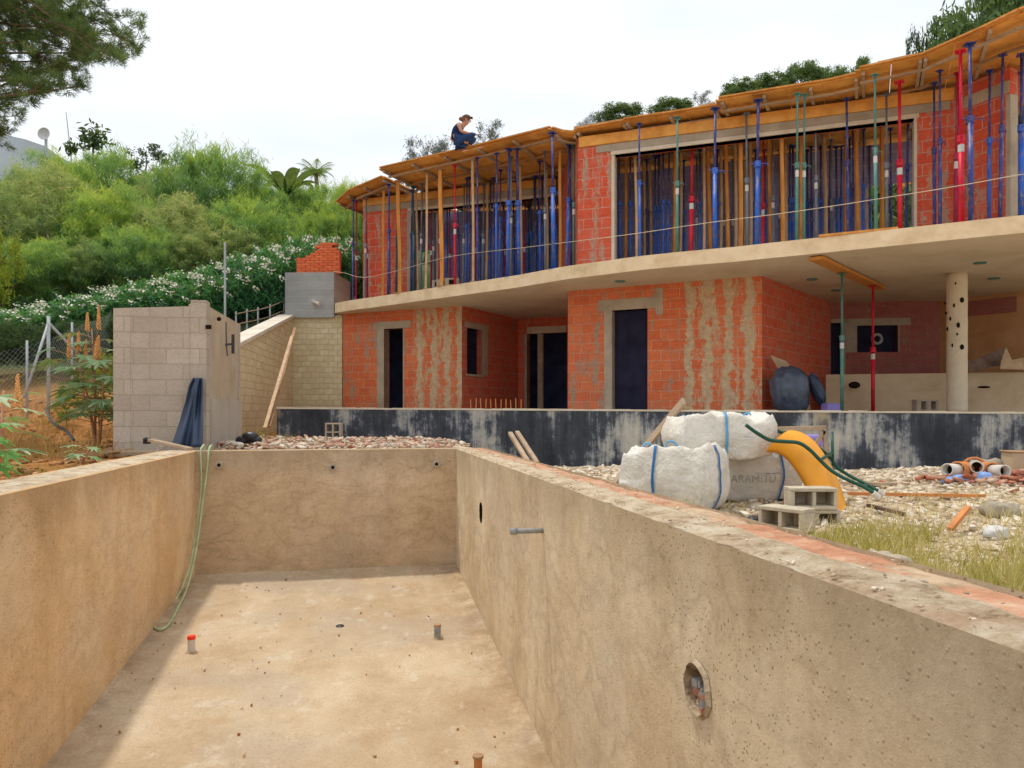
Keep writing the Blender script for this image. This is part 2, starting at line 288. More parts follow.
# ------------------------------------------------------------------ mesh builder
class MB:
    def __init__(s): s.v = []; s.f = []; s.mi = []
    def add(s, vs, fs, mi=0):
        o = len(s.v); s.v += [tuple(p) for p in vs]
        for f in fs: s.f.append(tuple(i+o for i in f)); s.mi.append(mi)
        return s
    def hexa(s, b, t, mi=0):           # bottom 4, top 4 (counter-clockwise from above)
        return s.add(list(b)+list(t), [(3,2,1,0),(4,5,6,7),(0,1,5,4),(1,2,6,5),(2,3,7,6),(3,0,4,7)], mi)
    def box(s, c, sz, rz=0, mi=0):
        hx, hy, hz = sz[0]/2, sz[1]/2, sz[2]/2; ca, sa = math.cos(rz), math.sin(rz)
        q = [(c[0]+x*ca-y*sa, c[1]+x*sa+y*ca) for x, y in ((-hx,-hy),(hx,-hy),(hx,hy),(-hx,hy))]
        return s.hexa([(x,y,c[2]-hz) for x,y in q], [(x,y,c[2]+hz) for x,y in q], mi)
    def beam(s, a, b, w, h, mi=0, up=(0,0,1)):
        a, b = Vector(a), Vector(b); d = (b-a).normalized(); u = Vector(up)
        x = d.cross(u)
        if x.length < 1e-3: x = d.cross(Vector((0,1,0)))
        x.normalize(); y = x.cross(d).normalized(); x = x*w/2; y = y*h/2
        return s.add([a-x-y,a+x-y,a+x+y,a-x+y,b-x-y,b+x-y,b+x+y,b-x+y],
                     [(0,1,2,3),(7,6,5,4),(0,4,5,1),(1,5,6,2),(2,6,7,3),(3,7,4,0)], mi)
    def tube(s, pts, r, n=8, mi=0, cap=True):
        pts = [Vector(p) for p in pts]; rs = r if isinstance(r, (list, tuple)) else [r]*len(pts)
        vs = []; fs = []; up = Vector((0,0,1)); x = None
        for i, p in enumerate(pts):
            d = (pts[min(i+1,len(pts)-1)]-pts[max(i-1,0)]).normalized()
            if x is None:
                x = d.cross(up) if abs(d.z) < .95 else d.cross(Vector((0,1,0)))
            x = (x-d*x.dot(d)).normalized(); y = d.cross(x)
            for k in range(n):
                a = 2*math.pi*k/n; vs.append(p+(x*math.cos(a)+y*math.sin(a))*rs[i])
        for i in range(len(pts)-1):
            for k in range(n):
                fs.append((i*n+k, i*n+(k+1)%n, (i+1)*n+(k+1)%n, (i+1)*n+k))
        if cap:
            fs.append(tuple(range(n))[::-1]); fs.append(tuple(range((len(pts)-1)*n, len(pts)*n)))
        return s.add(vs, fs, mi)
    def prism(s, poly, z0, z1, mi=0):
        n = len(poly)
        return s.add([(x,y,z0) for x,y in poly]+[(x,y,z1) for x,y in poly],
                     [tuple(range(n))[::-1], tuple(range(n,2*n))]+[(i,(i+1)%n,n+(i+1)%n,n+i) for i in range(n)], mi)
    def ball(s, c, r, n=8, mi=0, sq=(1,1,1)):
        vs = []; fs = []
        for i in range(n+1):
            th = math.pi*i/n
            for k in range(n*2):
                a = math.pi*k/n; vs.append((c[0]+r*sq[0]*math.sin(th)*math.cos(a), c[1]+r*sq[1]*math.sin(th)*math.sin(a), c[2]+r*sq[2]*math.cos(th)))
        m = n*2
        for i in range(n):
            for k in range(m): fs.append((i*m+k,(i+1)*m+k,(i+1)*m+(k+1)%m,i*m+(k+1)%m))
        return s.add(vs, fs, mi)
    def obj(s, name, mats, parent=None, smooth=False, bevel=0, loc=None):
        me = bpy.data.meshes.new(name); me.from_pydata(s.v, [], s.f)
        ms = mats if isinstance(mats, (list, tuple)) else [mats]
        for m in ms: me.materials.append(M[m] if isinstance(m, str) else m)
        me.polygons.foreach_set('material_index', s.mi)
        me.update()
        uv = me.uv_layers.new(name='UVMap').data
        for p in me.polygons:
            n = p.normal
            if abs(n.z) > .8: t_, b_ = Vector((1,0,0)), Vector((0,1,0))
            else:
                t_ = Vector((0,0,1)).cross(n).normalized(); b_ = Vector((0,0,1))
                if abs(n.z) > .1: b_ = n.cross(t_).normalized()
            for li in p.loop_indices:
                q = me.vertices[me.loops[li].vertex_index].co; uv[li].uv = (q.dot(t_), q.dot(b_))
        if smooth: me.polygons.foreach_set('use_smooth', [True]*len(me.polygons))
        me.validate()
        o = bpy.data.objects.new(name, me); COL.objects.link(o)
        if parent: o.parent = parent
        if loc: o.location = loc
        if bevel:
            b = o.modifiers.new('bevel', 'BEVEL'); b.width = bevel; b.segments = 2; b.limit_method = 'ANGLE'
        return o

def tag(o, label=None, cat=None, group=None, kind=None):
    if label: o['label'] = label
    if cat: o['category'] = cat
    if group: o['group'] = group
    if kind: o['kind'] = kind
    return o
def thing(name, label, cat, loc=(0,0,0), rz=0, group=None):
    o = bpy.data.objects.new(name, None); COL.objects.link(o); o.empty_display_size = .2
    o.location = loc; o.rotation_euler = (0,0,rz); return tag(o, label, cat, group)
def kids(o): return [c for c in COL.objects if c.parent == o]
def dup(o, loc, rz=0, label=None, group=None, scale=None, parent=None):
    c = o.copy(); COL.objects.link(c)
    if parent: c.parent = parent
    else:
        c.location = loc; c.rotation_euler = (0,0,rz)
        if scale is not None: c.scale = scale
        if label: c['label'] = label
        if group: c['group'] = group
    for k in kids_cache.get(o.name, []):
        dup(k, None, parent=c)
    return c
kids_cache = {}
def cache(o):
    kids_cache[o.name] = kids(o)
    for k in kids_cache[o.name]: cache(k)

def wall(mb, p0, p1, z0, z1, th, opens=(), splits=(), mi=0):
    """wall from p0 to p1; thickness to the left of the direction of travel (away from camera). opens: (u0,u1,v0,v1); splits: (u, mat)"""
    p0 = Vector(p0[:2]); p1 = Vector(p1[:2]); L = (p1-p0).length; t_ = (p1-p0)/L; n_ = Vector((-t_.y, t_.x))*th
    us = sorted(set([0, L]+[u for o in opens for u in o[:2] if 0 < u < L]+[s_[0] for s_ in splits if 0 < s_[0] < L]))
    zs = sorted(set([z0, z1]+[z for o in opens for z in o[2:] if z0 < z < z1]))
    def solid(i, j):
        if i < 0 or j < 0 or i >= len(us)-1 or j >= len(zs)-1: return False
        u = (us[i]+us[i+1])/2; z = (zs[j]+zs[j+1])/2
        return not any(o[0] < u < o[1] and o[2] < z < o[3] for o in opens)
    def pt(u, z, b): q = p0+t_*u+(n_ if b else Vector((0,0))); return (q.x, q.y, z)
    for i in range(len(us)-1):
        m = mi
        for s_ in splits:
            if us[i] >= s_[0]-1e-6: m = s_[1]
        for j in range(len(zs)-1):
            if not solid(i, j): continue
            a, b, c, d = us[i], us[i+1], zs[j], zs[j+1]
            mb.add([pt(a,c,0),pt(b,c,0),pt(b,d,0),pt(a,d,0)], [(0,1,2,3)], m)
            mb.add([pt(a,c,1),pt(b,c,1),pt(b,d,1),pt(a,d,1)], [(3,2,1,0)], m)
            if not solid(i-1,j): mb.add([pt(a,c,0),pt(a,c,1),pt(a,d,1),pt(a,d,0)], [(3,2,1,0)], m)
            if not solid(i+1,j): mb.add([pt(b,c,0),pt(b,c,1),pt(b,d,1),pt(b,d,0)], [(0,1,2,3)], m)
            if not solid(i,j-1): mb.add([pt(a,c,0),pt(b,c,0),pt(b,c,1),pt(a,c,1)], [(3,2,1,0)], m)
            if not solid(i,j+1): mb.add([pt(a,d,0),pt(b,d,0),pt(b,d,1),pt(a,d,1)], [(0,1,2,3)], m)
    return L
def uat(p0, p1, px):       # distance along the wall line where the sight line of column px meets it
    k = (px-CX)/FL; x0, y0 = p0[:2]; x1, y1 = p1[:2]; dx, dy = x1-x0, y1-y0
    s = (k*y0-x0)/(dx-k*dy); return s*math.hypot(dx, dy)
def along(p0, p1, u, off=0):
    p0 = Vector(p0[:2]); p1 = Vector(p1[:2]); t_ = (p1-p0).normalized(); n_ = Vector((-t_.y, t_.x)); return p0+t_*u+n_*off
def framebox(p0, p1, u0, u1, z0, z1, th, proud, mb, mi=0):
    a = along(p0,p1,u0,-proud); b = along(p0,p1,u1,-proud); c = along(p0,p1,u1,th); d = along(p0,p1,u0,th)
    mb.hexa([(q.x,q.y,z0) for q in (a,b,c,d)], [(q.x,q.y,z1) for q in (a,b,c,d)], mi)

# ------------------------------------------------------------------ camera, light, world
cam = bpy.data.cameras.new('camera'); co = bpy.data.objects.new('camera', cam); COL.objects.link(co)
cam.sensor_width = 36; cam.lens = FL/1024*36; cam.shift_y = (HY-384)/1024; cam.clip_end = 3000; cam.clip_start = .05
co.rotation_euler = (R(90), 0, 0); SC.camera = co
SUN_EL = R(72); SDX, SDY = -.76, .65       # towards the sun: left, ahead
sd = Vector((SDX*math.cos(SUN_EL), SDY*math.cos(SUN_EL), math.sin(SUN_EL))).normalized()
sl = bpy.data.lights.new('sun', 'SUN'); sl.energy = 2.15; sl.angle = R(3); sl.color = (1, .93, .82)
so = bpy.data.objects.new('sun', sl); COL.objects.link(so); so.rotation_euler = sd.to_track_quat('Z', 'Y').to_euler()
w = bpy.data.worlds.new('World'); SC.world = w; w.use_nodes = True; nt = w.node_tree
bg = nt.nodes['Background']; sky = nt.nodes.new('ShaderNodeTexSky'); sky.sky_type = 'NISHITA'; sky.sun_disc = False
sky.sun_elevation = SUN_EL; sky.sun_rotation = math.atan2(SDX, SDY); sky.dust_density = 3; sky.air_density = 1.2
mx = nt.nodes.new('ShaderNodeMix'); mx.data_type = 'RGBA'; mx.inputs[0].default_value = .84
nt.links.new(sky.outputs[0], mx.inputs[6]); 
wtc = nt.nodes.new('ShaderNodeTexCoord'); wmp = nt.nodes.new('ShaderNodeMapping'); wmp.inputs['Scale'].default_value = (1.2, 1.2, 4)
wn = nt.nodes.new('ShaderNodeTexNoise'); wn.inputs['Scale'].default_value = 1.6; wn.inputs['Detail'].default_value = 6; wn.inputs['Roughness'].default_value = .55
wr = nt.nodes.new('ShaderNodeValToRGB'); wr.color_ramp.elements[0].position = .35; wr.color_ramp.elements[0].color = (.82,.88,.95,1); wr.color_ramp.elements[1].position = .62; wr.color_ramp.elements[1].color = (1.0,1.0,1.0,1)
wm = nt.nodes.new('ShaderNodeVectorMath'); wm.operation = 'SCALE'; wm.inputs['Scale'].default_value = 12.4     # thin bright high cloud
nt.links.new(wtc.outputs['Generated'], wmp.inputs[0]); nt.links.new(wmp.outputs[0], wn.inputs['Vector']); nt.links.new(wn.outputs['Fac'], wr.inputs[0]); nt.links.new(wr.outputs[0], wm.inputs[0]); nt.links.new(wm.outputs[0], mx.inputs[7])
nt.links.new(mx.outputs[2], bg.inputs[0]); bg.inputs[1].default_value = .10
SC.view_settings.view_transform = 'Standard'; SC.view_settings.look = 'None'; SC.view_settings.exposure = 0
SC.render.engine = 'CYCLES'

# ------------------------------------------------------------------ pool frame
PA = R(11.46); pr = Vector((math.cos(PA), math.sin(PA))); pd = Vector((-math.sin(PA), math.cos(PA)))
CR = Vector((-.685, 9.18)); CLf = CR-pr*3.0
RIM = -.465; WT, LT, ET = .39, .42, .26; PL = 8.9
def pool(s, q): v = CR-pd*s+pr*q; return v          # s metres towards the camera from the far end, q metres right of the right wall
def floorz(s): return -1.89-.062*s
def pool_inside(x, y):                              # depth inside the outer footprint
    v = Vector((x,y))-CR; s = -v.dot(pd); q = v.dot(pr)
    return min(s+ET, PL+.3-s, WT-q, q+3.0+LT)

# ------------------------------------------------------------------ ground
def sm(a, b, x): x = min(1, max(0, (x-a)/(b-a))); return x*x*(3-2*x)
def ground(x, y):
    if pool_inside(x, y) > .16: return -3.4
    n1 = mnoise.noise(Vector((x*.7, y*.7, 0)))*.05+mnoise.noise(Vector((x*2.3, y*2.3, 3)))*.025
    yard = -.90+n1
    if x < 1: yard += .36*sm(.6, -1.4, x)*sm(8.6, 10, y)
    back = yard
    if y > 26:
        px = CX+FL*x/y
        rho = np.interp(px, [300,440,600,800,1000,1300], [.28,.325,.345,.375,.36,.36])
        back = yard*(1-sm(26,34,y)) + rho*70*sm(24,70,y) if y < 70 else rho*y
    left = -.62+n1
    if y > 9: left += .055*(min(y,12)-9)
    if y > 12: left += .33*(min(y,30)-12)
    if y > 30: left += .27*(y-30)
    xb = np.interp(y, [0,9,12,15,21.1,21.7,26,40], [-3.9,-4.3,-4.6,-5.45,-6.3,-5.15,-5.15,2])
    wd = np.interp(y, [0,20,26,40,90], [.5,.25,.3,5,12])
    f = sm(xb, xb-wd, x)
    if y < 10: f = sm(-3.6, -4.1, x-(-.2)*(9.18-y)*1.0) if y > 8.6 else (1 if (Vector((x,y))-CR).dot(pr) < -2 else 0)
    return left*f+back*(1-f)
xs = np.concatenate([np.linspace(-900,-60,10), np.linspace(-55,-9,40), np.arange(-8.6,9.2,.15), np.linspace(9.6,60,44), np.linspace(66,900,10)])
ys = np.concatenate([np.linspace(-200,-6,6), np.linspace(-4,-.6,6), np.arange(-.3,13.4,.15), np.arange(13.8,30,.5), np.linspace(31,100,50), np.linspace(120,1200,8)])
gv = [(float(x), float(y), float(ground(x, y))) for y in ys for x in xs]
nx = len(xs); gf = [(j*nx+i, j*nx+i+1, (j+1)*nx+i+1, (j+1)*nx+i) for j in range(len(ys)-1) for i in range(nx-1)]
t = Mt('ground', .97, .05); v = t.co('Object')
base = t.ramp(t.noise(v, 2.2, 8, .7), [(.28,(.36,.25,.14)),(.45,(.54,.41,.26)),(.6,(.64,.53,.37)),(.75,(.70,.62,.47))])
soil = t.ramp(t.noise(v, 1.1, 8, .7), [(.28,(.26,.12,.045)),(.45,(.44,.20,.07)),(.6,(.54,.27,.10)),(.75,(.50,.36,.18))])
green = t.ramp(t.noise(v, .25, 8, .7), [(.3,(.03,.06,.03)),(.5,(.07,.11,.05)),(.7,(.15,.15,.08))])
sx = t.n('ShaderNodeSeparateXYZ'); t.put(sx.inputs[0], v)
mk = t.math('GREATER_THAN', t.math('ADD', sx.outputs[0], t.math('MULTIPLY', t.noise(v, 2, 3), .6)), -3.9)
c = t.mix(mk, soil, base)
mk2 = t.math('DIVIDE', t.math('SUBTRACT', sx.outputs[1], 13.5), 3, True)
mk3 = t.math('MULTIPLY', mk2, t.math('MAXIMUM', t.math('LESS_THAN', sx.outputs[0], -6.4), t.math('GREATER_THAN', sx.outputs[1], 27)))
c = t.mix(mk3, c, green)
t.col(c); t.bump(t.noise(v, 9, 9, .75), .9, .05); M['ground'] = t.m
me = bpy.data.meshes.new('ground'); me.from_pydata(gv, [], gf); me.materials.append(M['ground'])
me.polygons.foreach_set('use_smooth', [True]*len(me.polygons))
go = bpy.data.objects.new('ground', me); COL.objects.link(go); tag(go, kind='structure')
# far mountain, distance haze put into its grey colour
mb = MB(); pk = [(-420,180),(-300,150),(-200,130),(-120,118),(-60,125),(0,134),(25,140),(45,146),(60,158),(90,172),(130,190),(200,215),(300,240),(420,260)]
vs = []
for px, py in pk:
    a = P(px, py+random.uniform(-1,1), 420); vs += [a, Vector((a.x*1.02, a.y+160, -5)), Vector((a.x*.9, a.y-120, -5))]
fs = []
for i in range(len(pk)-1): fs += [(i*3, i*3+3, i*3+5, i*3+2), (i*3, i*3+1, i*3+4, i*3+3)]
mb.add(vs, fs); tag(mb.obj('hills', 'mountain'), kind='structure')

# ------------------------------------------------------------------ scatter helpers (numpy)
def raw_mesh(name, V, Fq, mat, tone=None, smooth=False):
    me = bpy.data.meshes.new(name); k = Fq.shape[1]; nf = len(Fq)
    me.vertices.add(len(V)); me.vertices.foreach_set('co', V.astype(np.float32).ravel())
    me.loops.add(nf*k); me.loops.foreach_set('vertex_index', Fq.astype(np.int32).ravel())
    me.polygons.add(nf); me.polygons.foreach_set('loop_start', np.arange(0, nf*k, k, dtype=np.int32))
    me.update(calc_edges=True)
    if tone is not None:
        at = me.attributes.new('tone', 'FLOAT', 'FACE'); at.data.foreach_set('value', tone.astype(np.float32))
    me.materials.append(M[mat]); me.validate(); return me
def link(me, name, parent=None):
    o = bpy.data.objects.new(name, me); COL.objects.link(o)
    if parent: o.parent = parent
    return o
def unit(n): v = rng.normal(size=(n,3)); return v/np.linalg.norm(v, axis=1)[:,None]
def leaves(name, C, L, W, mat, tone, up=0.0, axis=None):
    n = len(C); a = unit(n) if axis is None else axis.copy()
    a[:,2] += up; a /= np.linalg.norm(a, axis=1)[:,None]
    b = np.cross(a, unit(n)); b /= np.linalg.norm(b, axis=1)[:,None]
    L = np.broadcast_to(np.asarray(L, float), (n,))*rng.uniform(.6,1.3,n); W = np.broadcast_to(np.asarray(W, float), (n,))*rng.uniform(.7,1.2,n)
    A = a*L[:,None]/2; B = b*W[:,None]/2
    V = np.stack([C-A, C+B*.9-A*.1, C+A, C-B*.9-A*.1], 1).reshape(-1,3)
    return raw_mesh(name, V, np.arange(4*n).reshape(n,4), mat, tone)
def clump_points(nb, per, rx, rz, zc, br, squash=.8, bottom=-.6, power=.45, gap=0):
    """leaf positions in clumps spread through an ellipsoid; returns points and tones"""
    C = []; T = []
    for i in range(nb):
        d = unit(1)[0]; d[2] = max(bottom, d[2]); r = rng.uniform(.3,1)**power*rng.uniform(.86,1.14)
        c = np.array([d[0]*rx*r, d[1]*rx*r, zc+d[2]*rz*r]); b = br*rng.uniform(.55,1.25)
        p = unit(per)*(rng.uniform(.1,1,per)**.7)[:,None]*b*(1+.5*(rng.random(per)<.12))[:,None]; p[:,2] *= squash; p[:,0] += p[:,2]*rng.uniform(-.5,.5); p[:,1] += p[:,2]*rng.uniform(-.5,.5)
        C.append(c+p); tn = .40+.16*d[2]+rng.uniform(-.16,.16)  # lower clumps kept lighter in tone, in place of haze
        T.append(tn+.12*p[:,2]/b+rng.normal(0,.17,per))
    return np.concatenate(C), np.clip(np.concatenate(T), 0, 1)
def branchy(mb, h, r0, spread, n=6, z0=.25, wob=.12):
    top = None; pts = []
    for i in range(6):
        f = i/5; pts.append(Vector((wob*h*.3*math.sin(f*3+n), wob*h*.3*math.cos(f*2.3), h*f*.86)))
    mb.tube(pts, [r0*(1-.82*i/5) for i in range(6)], 7)
    for k in range(n):
        f = z0+(.85-z0)*k/max(1,n-1); i = min(4, int(f*5)); b = pts[i].lerp(pts[i+1], f*5-i)
        a = k*2.4+random.uniform(-.4,.4); l = spread*(1.05-f*.6)
        e = b+Vector((math.cos(a)*l, math.sin(a)*l, l*random.uniform(.35,.8)))
        m = b.lerp(e,.5)+Vector((0,0,-.06*l)); mb.tube([b,m,e], [r0*.42*(1-f*.5), r0*.28*(1-f*.5), r0*.1], 5)
        for q in (-1,1):
            e2 = m.lerp(e,.5)+Vector((math.cos(a+q*.9)*l*.45, math.sin(a+q*.9)*l*.45, l*.3)); mb.tube([m,e2], [r0*.18,r0*.05], 4)
def rocks(name,pos,size,mat,tones=None,flat=.6,sub=0):
    pos=np.array(pos); n=len(pos); base=np.array([(-1,-1,-1),(1,-1,-1),(1,1,-1),(-1,1,-1),(-1,-1,1),(1,-1,1),(1,1,1),(-1,1,1)],float)
    Fb=np.array([(3,2,1,0),(4,5,6,7),(0,1,5,4),(1,2,6,5),(2,3,7,6),(3,0,4,7)])
    V=base[None]*rng.uniform(.45,1.15,(n,8,3)); V*=(np.asarray(size)*np.ones(n))[:,None,None]*.5
    V[:,:,2]*=flat; V*=rng.uniform(.55,1.35,(n,1,3))
    e=rng.uniform(-.6,.6,(n,2)); az=rng.uniform(0,6.28,n)
    ca,sa=np.cos(az),np.sin(az); x=V[:,:,0]*ca[:,None]-V[:,:,1]*sa[:,None]; y=V[:,:,0]*sa[:,None]+V[:,:,1]*ca[:,None]; z=V[:,:,2]+x*e[:,:1]*.6+y*e[:,1:]*.6
    V=np.stack([x,y,z],2)+pos[:,None,:]
    Fq=(Fb[None]+8*np.arange(n)[:,None,None]).reshape(-1,4)
    tn=np.repeat(rng.uniform(0,1,n) if tones is None else tones,6)
    return link(raw_mesh(name,V.reshape(-1,3),Fq,mat,tn),name)
# tree prototypes, unit sizes; placed by scaling
PROTO = {}
def proto(key, name, cat, fol, bark, h, rx, rz, nb, per, br, L, W, up=0, trunk_r=.12, z0=.25, bottom=-.6, squash=.8, nbr=6, zcf=.6):
    o = thing(name, '', cat)
    tb = MB(); branchy(tb, h, trunk_r, rx*.8, nbr, z0); tb.obj('trunk', bark, o, True)
    C, T = clump_points(nb, per, rx, rz, h*zcf, br, squash, bottom)
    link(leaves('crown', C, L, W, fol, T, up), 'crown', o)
    cache(o); PROTO[key] = [o, h*zcf+rz+br*.5, False]
def place(key, px, ytop, Y, wpx=None, label='', group=None, rz=None, base=None):
    o, h, used = PROTO[key]
    X = (px-CX)/FL*Y; zt = (HY-ytop)/FL*Y; zb = ground(X, Y)-.1 if base is None else base
    s = (zt-zb)/h; sxy = s if wpx is None else (wpx/FL*Y)/PW[key]
    if used: c = dup(o, (X,Y,zb), 0, label, group, (sxy,sxy,s))
    else: c = o; c.location = (X,Y,zb); c.scale = (sxy,sxy,s); c['label'] = label; PROTO[key][2] = True
    if group: c['group'] = group
    c.rotation_euler = (0,0, random.uniform(0,6.28) if rz is None else rz); return c
PW = {}
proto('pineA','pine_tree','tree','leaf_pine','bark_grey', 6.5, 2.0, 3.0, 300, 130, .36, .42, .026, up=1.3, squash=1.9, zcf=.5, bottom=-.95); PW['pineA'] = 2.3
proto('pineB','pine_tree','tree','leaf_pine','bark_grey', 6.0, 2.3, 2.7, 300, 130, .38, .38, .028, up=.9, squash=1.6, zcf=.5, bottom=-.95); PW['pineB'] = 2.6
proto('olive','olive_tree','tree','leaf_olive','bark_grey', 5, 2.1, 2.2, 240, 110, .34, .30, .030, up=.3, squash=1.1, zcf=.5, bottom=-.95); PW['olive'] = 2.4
proto('open','open_tree','tree','leaf_dark','bark', 6, 1.7, 1.2, 34, 90, .34, .14, .07, up=.1, zcf=.75); PW['open'] = 1.9
proto('hill','pine_tree','tree','leaf_hill','bark', 6, 2.0, 1.9, 110, 120, .52, .26, .09, zcf=.58, squash=.7, bottom=-.9); PW['hill'] = 2.3
proto('grey','bare_tree','tree','leaf_grey','bark_grey', 5, 2.0, 1.6, 70, 90, .45, .22, .04, up=.3, zcf=.6); PW['grey'] = 2.3
proto('yellow','leafy_shrub','shrub','leaf_yellow','bark', 3, 1.2, 1.2, 46, 110, .34, .12, .05, zcf=.5, trunk_r=.06); PW['yellow'] = 1.4
proto('dark','leafy_shrub','shrub','leaf_dark','bark_grey', 2.6, 1.2, .95, 52, 120, .34, .15, .045, zcf=.6, trunk_r=.05, z0=.1); PW['dark'] = 1.4

G = 'trees on the slope left of the house'
TREES = [
 ('olive', 18, 172, 30, 62, 'broad olive green tree below the grey mountain at the left edge'),
 ('pineA', 62, 152, 31, 50, 'light green pine rising just right of the mountain'),
 ('pineB', 108, 150, 33, 52, 'rounded light green pine between mountain and the open crowned tree'),
 ('open', 150, 143, 40, 42, 'dark thin crowned tree with sky showing through above the pines'),
 ('olive', 168, 170, 30, 46, 'pine with brownish green crown left of the tallest round pine'),
 ('pineA', 214, 143, 29, 64, 'tallest round pine on the slope with spiky shoots on its top'),
 ('pineB', 262, 182, 31, 42, 'lower pine sloping down right of the tallest round pine'),
 ('olive', 48, 168, 26, 72, 'greyish green tree with bare twigs in front of the left pines'),
 ('pineA', 116, 186, 25.5, 60, 'bushy green pine in the middle of the slope above the hedge'),
 ('olive', 178, 196, 25, 56, 'grey green tree with pale trunks just above the hedge'),
 ('pineA', 246, 196, 25.5, 56, 'bushy pine above the white flowered hedge, left of the banana plant'),
 ('pineA', 350, 178, 28, 30, 'bright green pine right behind the left end of the upper floor'),
 ('pineB', 326, 205, 27, 34, 'green bushy tree right of the banana plant above the brick stack'),
 ('pineB', 322, 184, 33, 44, 'hazy green tree directly below the distant palm'),
 ('pineA', 292, 186, 34, 40, 'spiky green tree behind the banana plant'),
 ('pineA', 385, 190, 30, 30, 'pine mostly hidden behind the left corner of the shuttering deck'),
 ('pineB', 300, 218, 30, 44, 'dark green bushy tree below the distant palm'),
 ('olive', -12, 250, 21.5, 46, 'low greyish tree behind the hedge cut by the left edge'),
 ('pineA', 40, 238, 22, 56, 'low bushy green tree directly behind the left part of the hedge'),
 ('olive', 88, 240, 22.5, 44, 'low grey green tree behind the hedge above the fence'),
 ('pineA', 138, 226, 23, 52, 'low bushy tree behind the hedge above the left hut corner'),
 ('olive', 184, 236, 23.5, 40, 'low tree with pale twigs behind the hedge above the hut'),
 ('olive', 226, 220, 24, 50, 'low bushy tree behind the hedge above the grey pole'),
 ('pineB', 272, 226, 25.5, 40, 'low bushy tree behind the hedge left of the red brick stack'),
]
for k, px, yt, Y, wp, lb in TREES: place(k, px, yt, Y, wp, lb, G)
place('yellow', -6, 208, 19, 30, 'bright yellow green shrub at the left edge of the slope')
G2 = 'trees on the hill behind the house'
for k, px, yt, Y, wp, lb in [
 ('grey', 428, 134, 55, 32, 'grey bare looking tree left of the seated worker'),
 ('grey', 448, 130, 56, 26, 'grey bare looking tree right behind the seated worker'),
 ('grey', 488, 119, 57, 28, 'grey bare looking tree just right of the seated worker'),
 ('grey', 598, 111, 60, 24, 'small grey tree leftmost above the middle of the deck'),
 ('hill', 620, 104, 60, 26, 'round dark green pine above the brick pier of the upper floor'),
 ('hill', 670, 99, 62, 24, 'small green pine half sunk behind the middle deck edge'),
 ('grey', 700, 92, 62, 20, 'small sparse grey tree before the deck edge steps up'),
 ('hill', 742, 80, 66, 24, 'dark hill pine leftmost of the row above the right deck'),
 ('hill', 772, 74, 68, 24, 'dark hill pine second in the row above the right deck'),
 ('hill', 803, 62, 68, 25, 'dark hill pine third and widest in the row above the right deck'),
 ('hill', 834, 66, 70, 22, 'dark hill pine fourth in the row above the right deck'),
 ('hill', 862, 56, 70, 13, 'small round hill pine at the right end of the row'),
 ('open', 917, 12, 40, 16, 'thin open pine branch tree left of the large green pine'),
 ('hill', 950, 8, 40, 46, 'large green pine at the top right above the rising deck edge'),
 ('hill', 992, -22, 39, 56, 'large green pine cut by the top edge at the right'),
 ('hill', 1046, -40, 38, 60, 'large green pine at the top right corner'),
 ('hill', 890, 150, 30, 50, 'green tree seen through the back opening of the upper floor'),
 ('hill', 425, 210, 36, 30, 'green tree seen through the left back opening of the upper floor')]:
    place(k, px, yt, Y, wp, lb, G2)

# ------------------------------------------------------------------ oleander hedge
ol = thing('oleander_shrub', '', 'shrub'); tb = MB()
for k in range(9):
    a = k*.7; tb.tube([(.1*math.cos(a),.1*math.sin(a),0),(.3*math.cos(a),.3*math.sin(a),.5),(.55*math.cos(a),.55*math.sin(a),1.1)],[.03,.022,.01],5)
tb.obj('trunk','bark_grey',ol,True)
C, T = clump_points(60,120,.85,.62,.85,.26,1,-.9)
Cf=[]
for k in range(48):
    d=unit(1)[0]; d[2]=abs(d[2])*.9+.05
    c=np.array([d[0]*.95,d[1]*.95,.85+d[2]*.78]); Cf.append(c+rng.normal(0,.035,(11,3)))
Cf=np.concatenate(Cf); nl_=len(C)
C2=np.concatenate([C,Cf]); L2_=np.concatenate([np.full(nl_,.17),np.full(len(Cf),.055)]); W2_=np.concatenate([np.full(nl_,.04),np.full(len(Cf),.05)])
cm_=leaves('crown',C2,L2_,W2_,'leaf_oleander',np.concatenate([T,np.ones(len(Cf))]),.5); cm_.materials.append(M['petal_white'])
cm_.polygons.foreach_set('material_index',np.array([0]*nl_+[1]*len(Cf),dtype=np.int32)); link(cm_,'crown',ol)
cache(ol)
first=True
hd=[(-25,318,17.2),(12,306,17.5),(48,300,17.8),(84,291,18.2),(120,282,18.6),(152,276,19.2),(186,268,19.8),(216,262,20.4),(246,250,21),(276,240,21.8),(306,230,22.8),(336,232,23.5),(362,236,24)]
for i,(px,yt,Y) in enumerate(hd):
    X=(px-CX)/FL*Y; zb=ground(X,Y)-.15; s=((HY-yt)/FL*Y-zb)/1.75
    lb='white flowering oleander bush, number %d in the hedge counted from the left'%(i+1)
    lb=['white flowering oleander cut by the left edge of the photo','white flowering oleander directly above the left fence brace','white flowering oleander above the top of the fence post','white flowering oleander above the castor plant with orange spikes','white flowering oleander above the left corner of the block hut','white flowering oleander left of the middle of the block hut roof','white flowering oleander above the middle of the block hut','white flowering oleander above the right corner of the block hut','white flowering oleander above the bare bank beside the hut','white flowering oleander just left of the grey block parapet','white flowering oleander behind the stepped red brick stack','white flowering oleander just right of the stepped red brick stack','white flowering oleander behind the leftmost steel props'][i]
    if first: o=ol; first=False; o['label']=lb
    else: o=dup(ol,(X,Y,zb),0,lb)
    o['group']='oleanders of the white flowered hedge'; o.location=(X,Y,zb); o.rotation_euler=(0,0,random.uniform(-.5,.5)); o.scale=(1.2,1.2,s)
place('yellow',100,345,12.4,20,'yellowish weedy shrub behind the castor plant beside the hut')
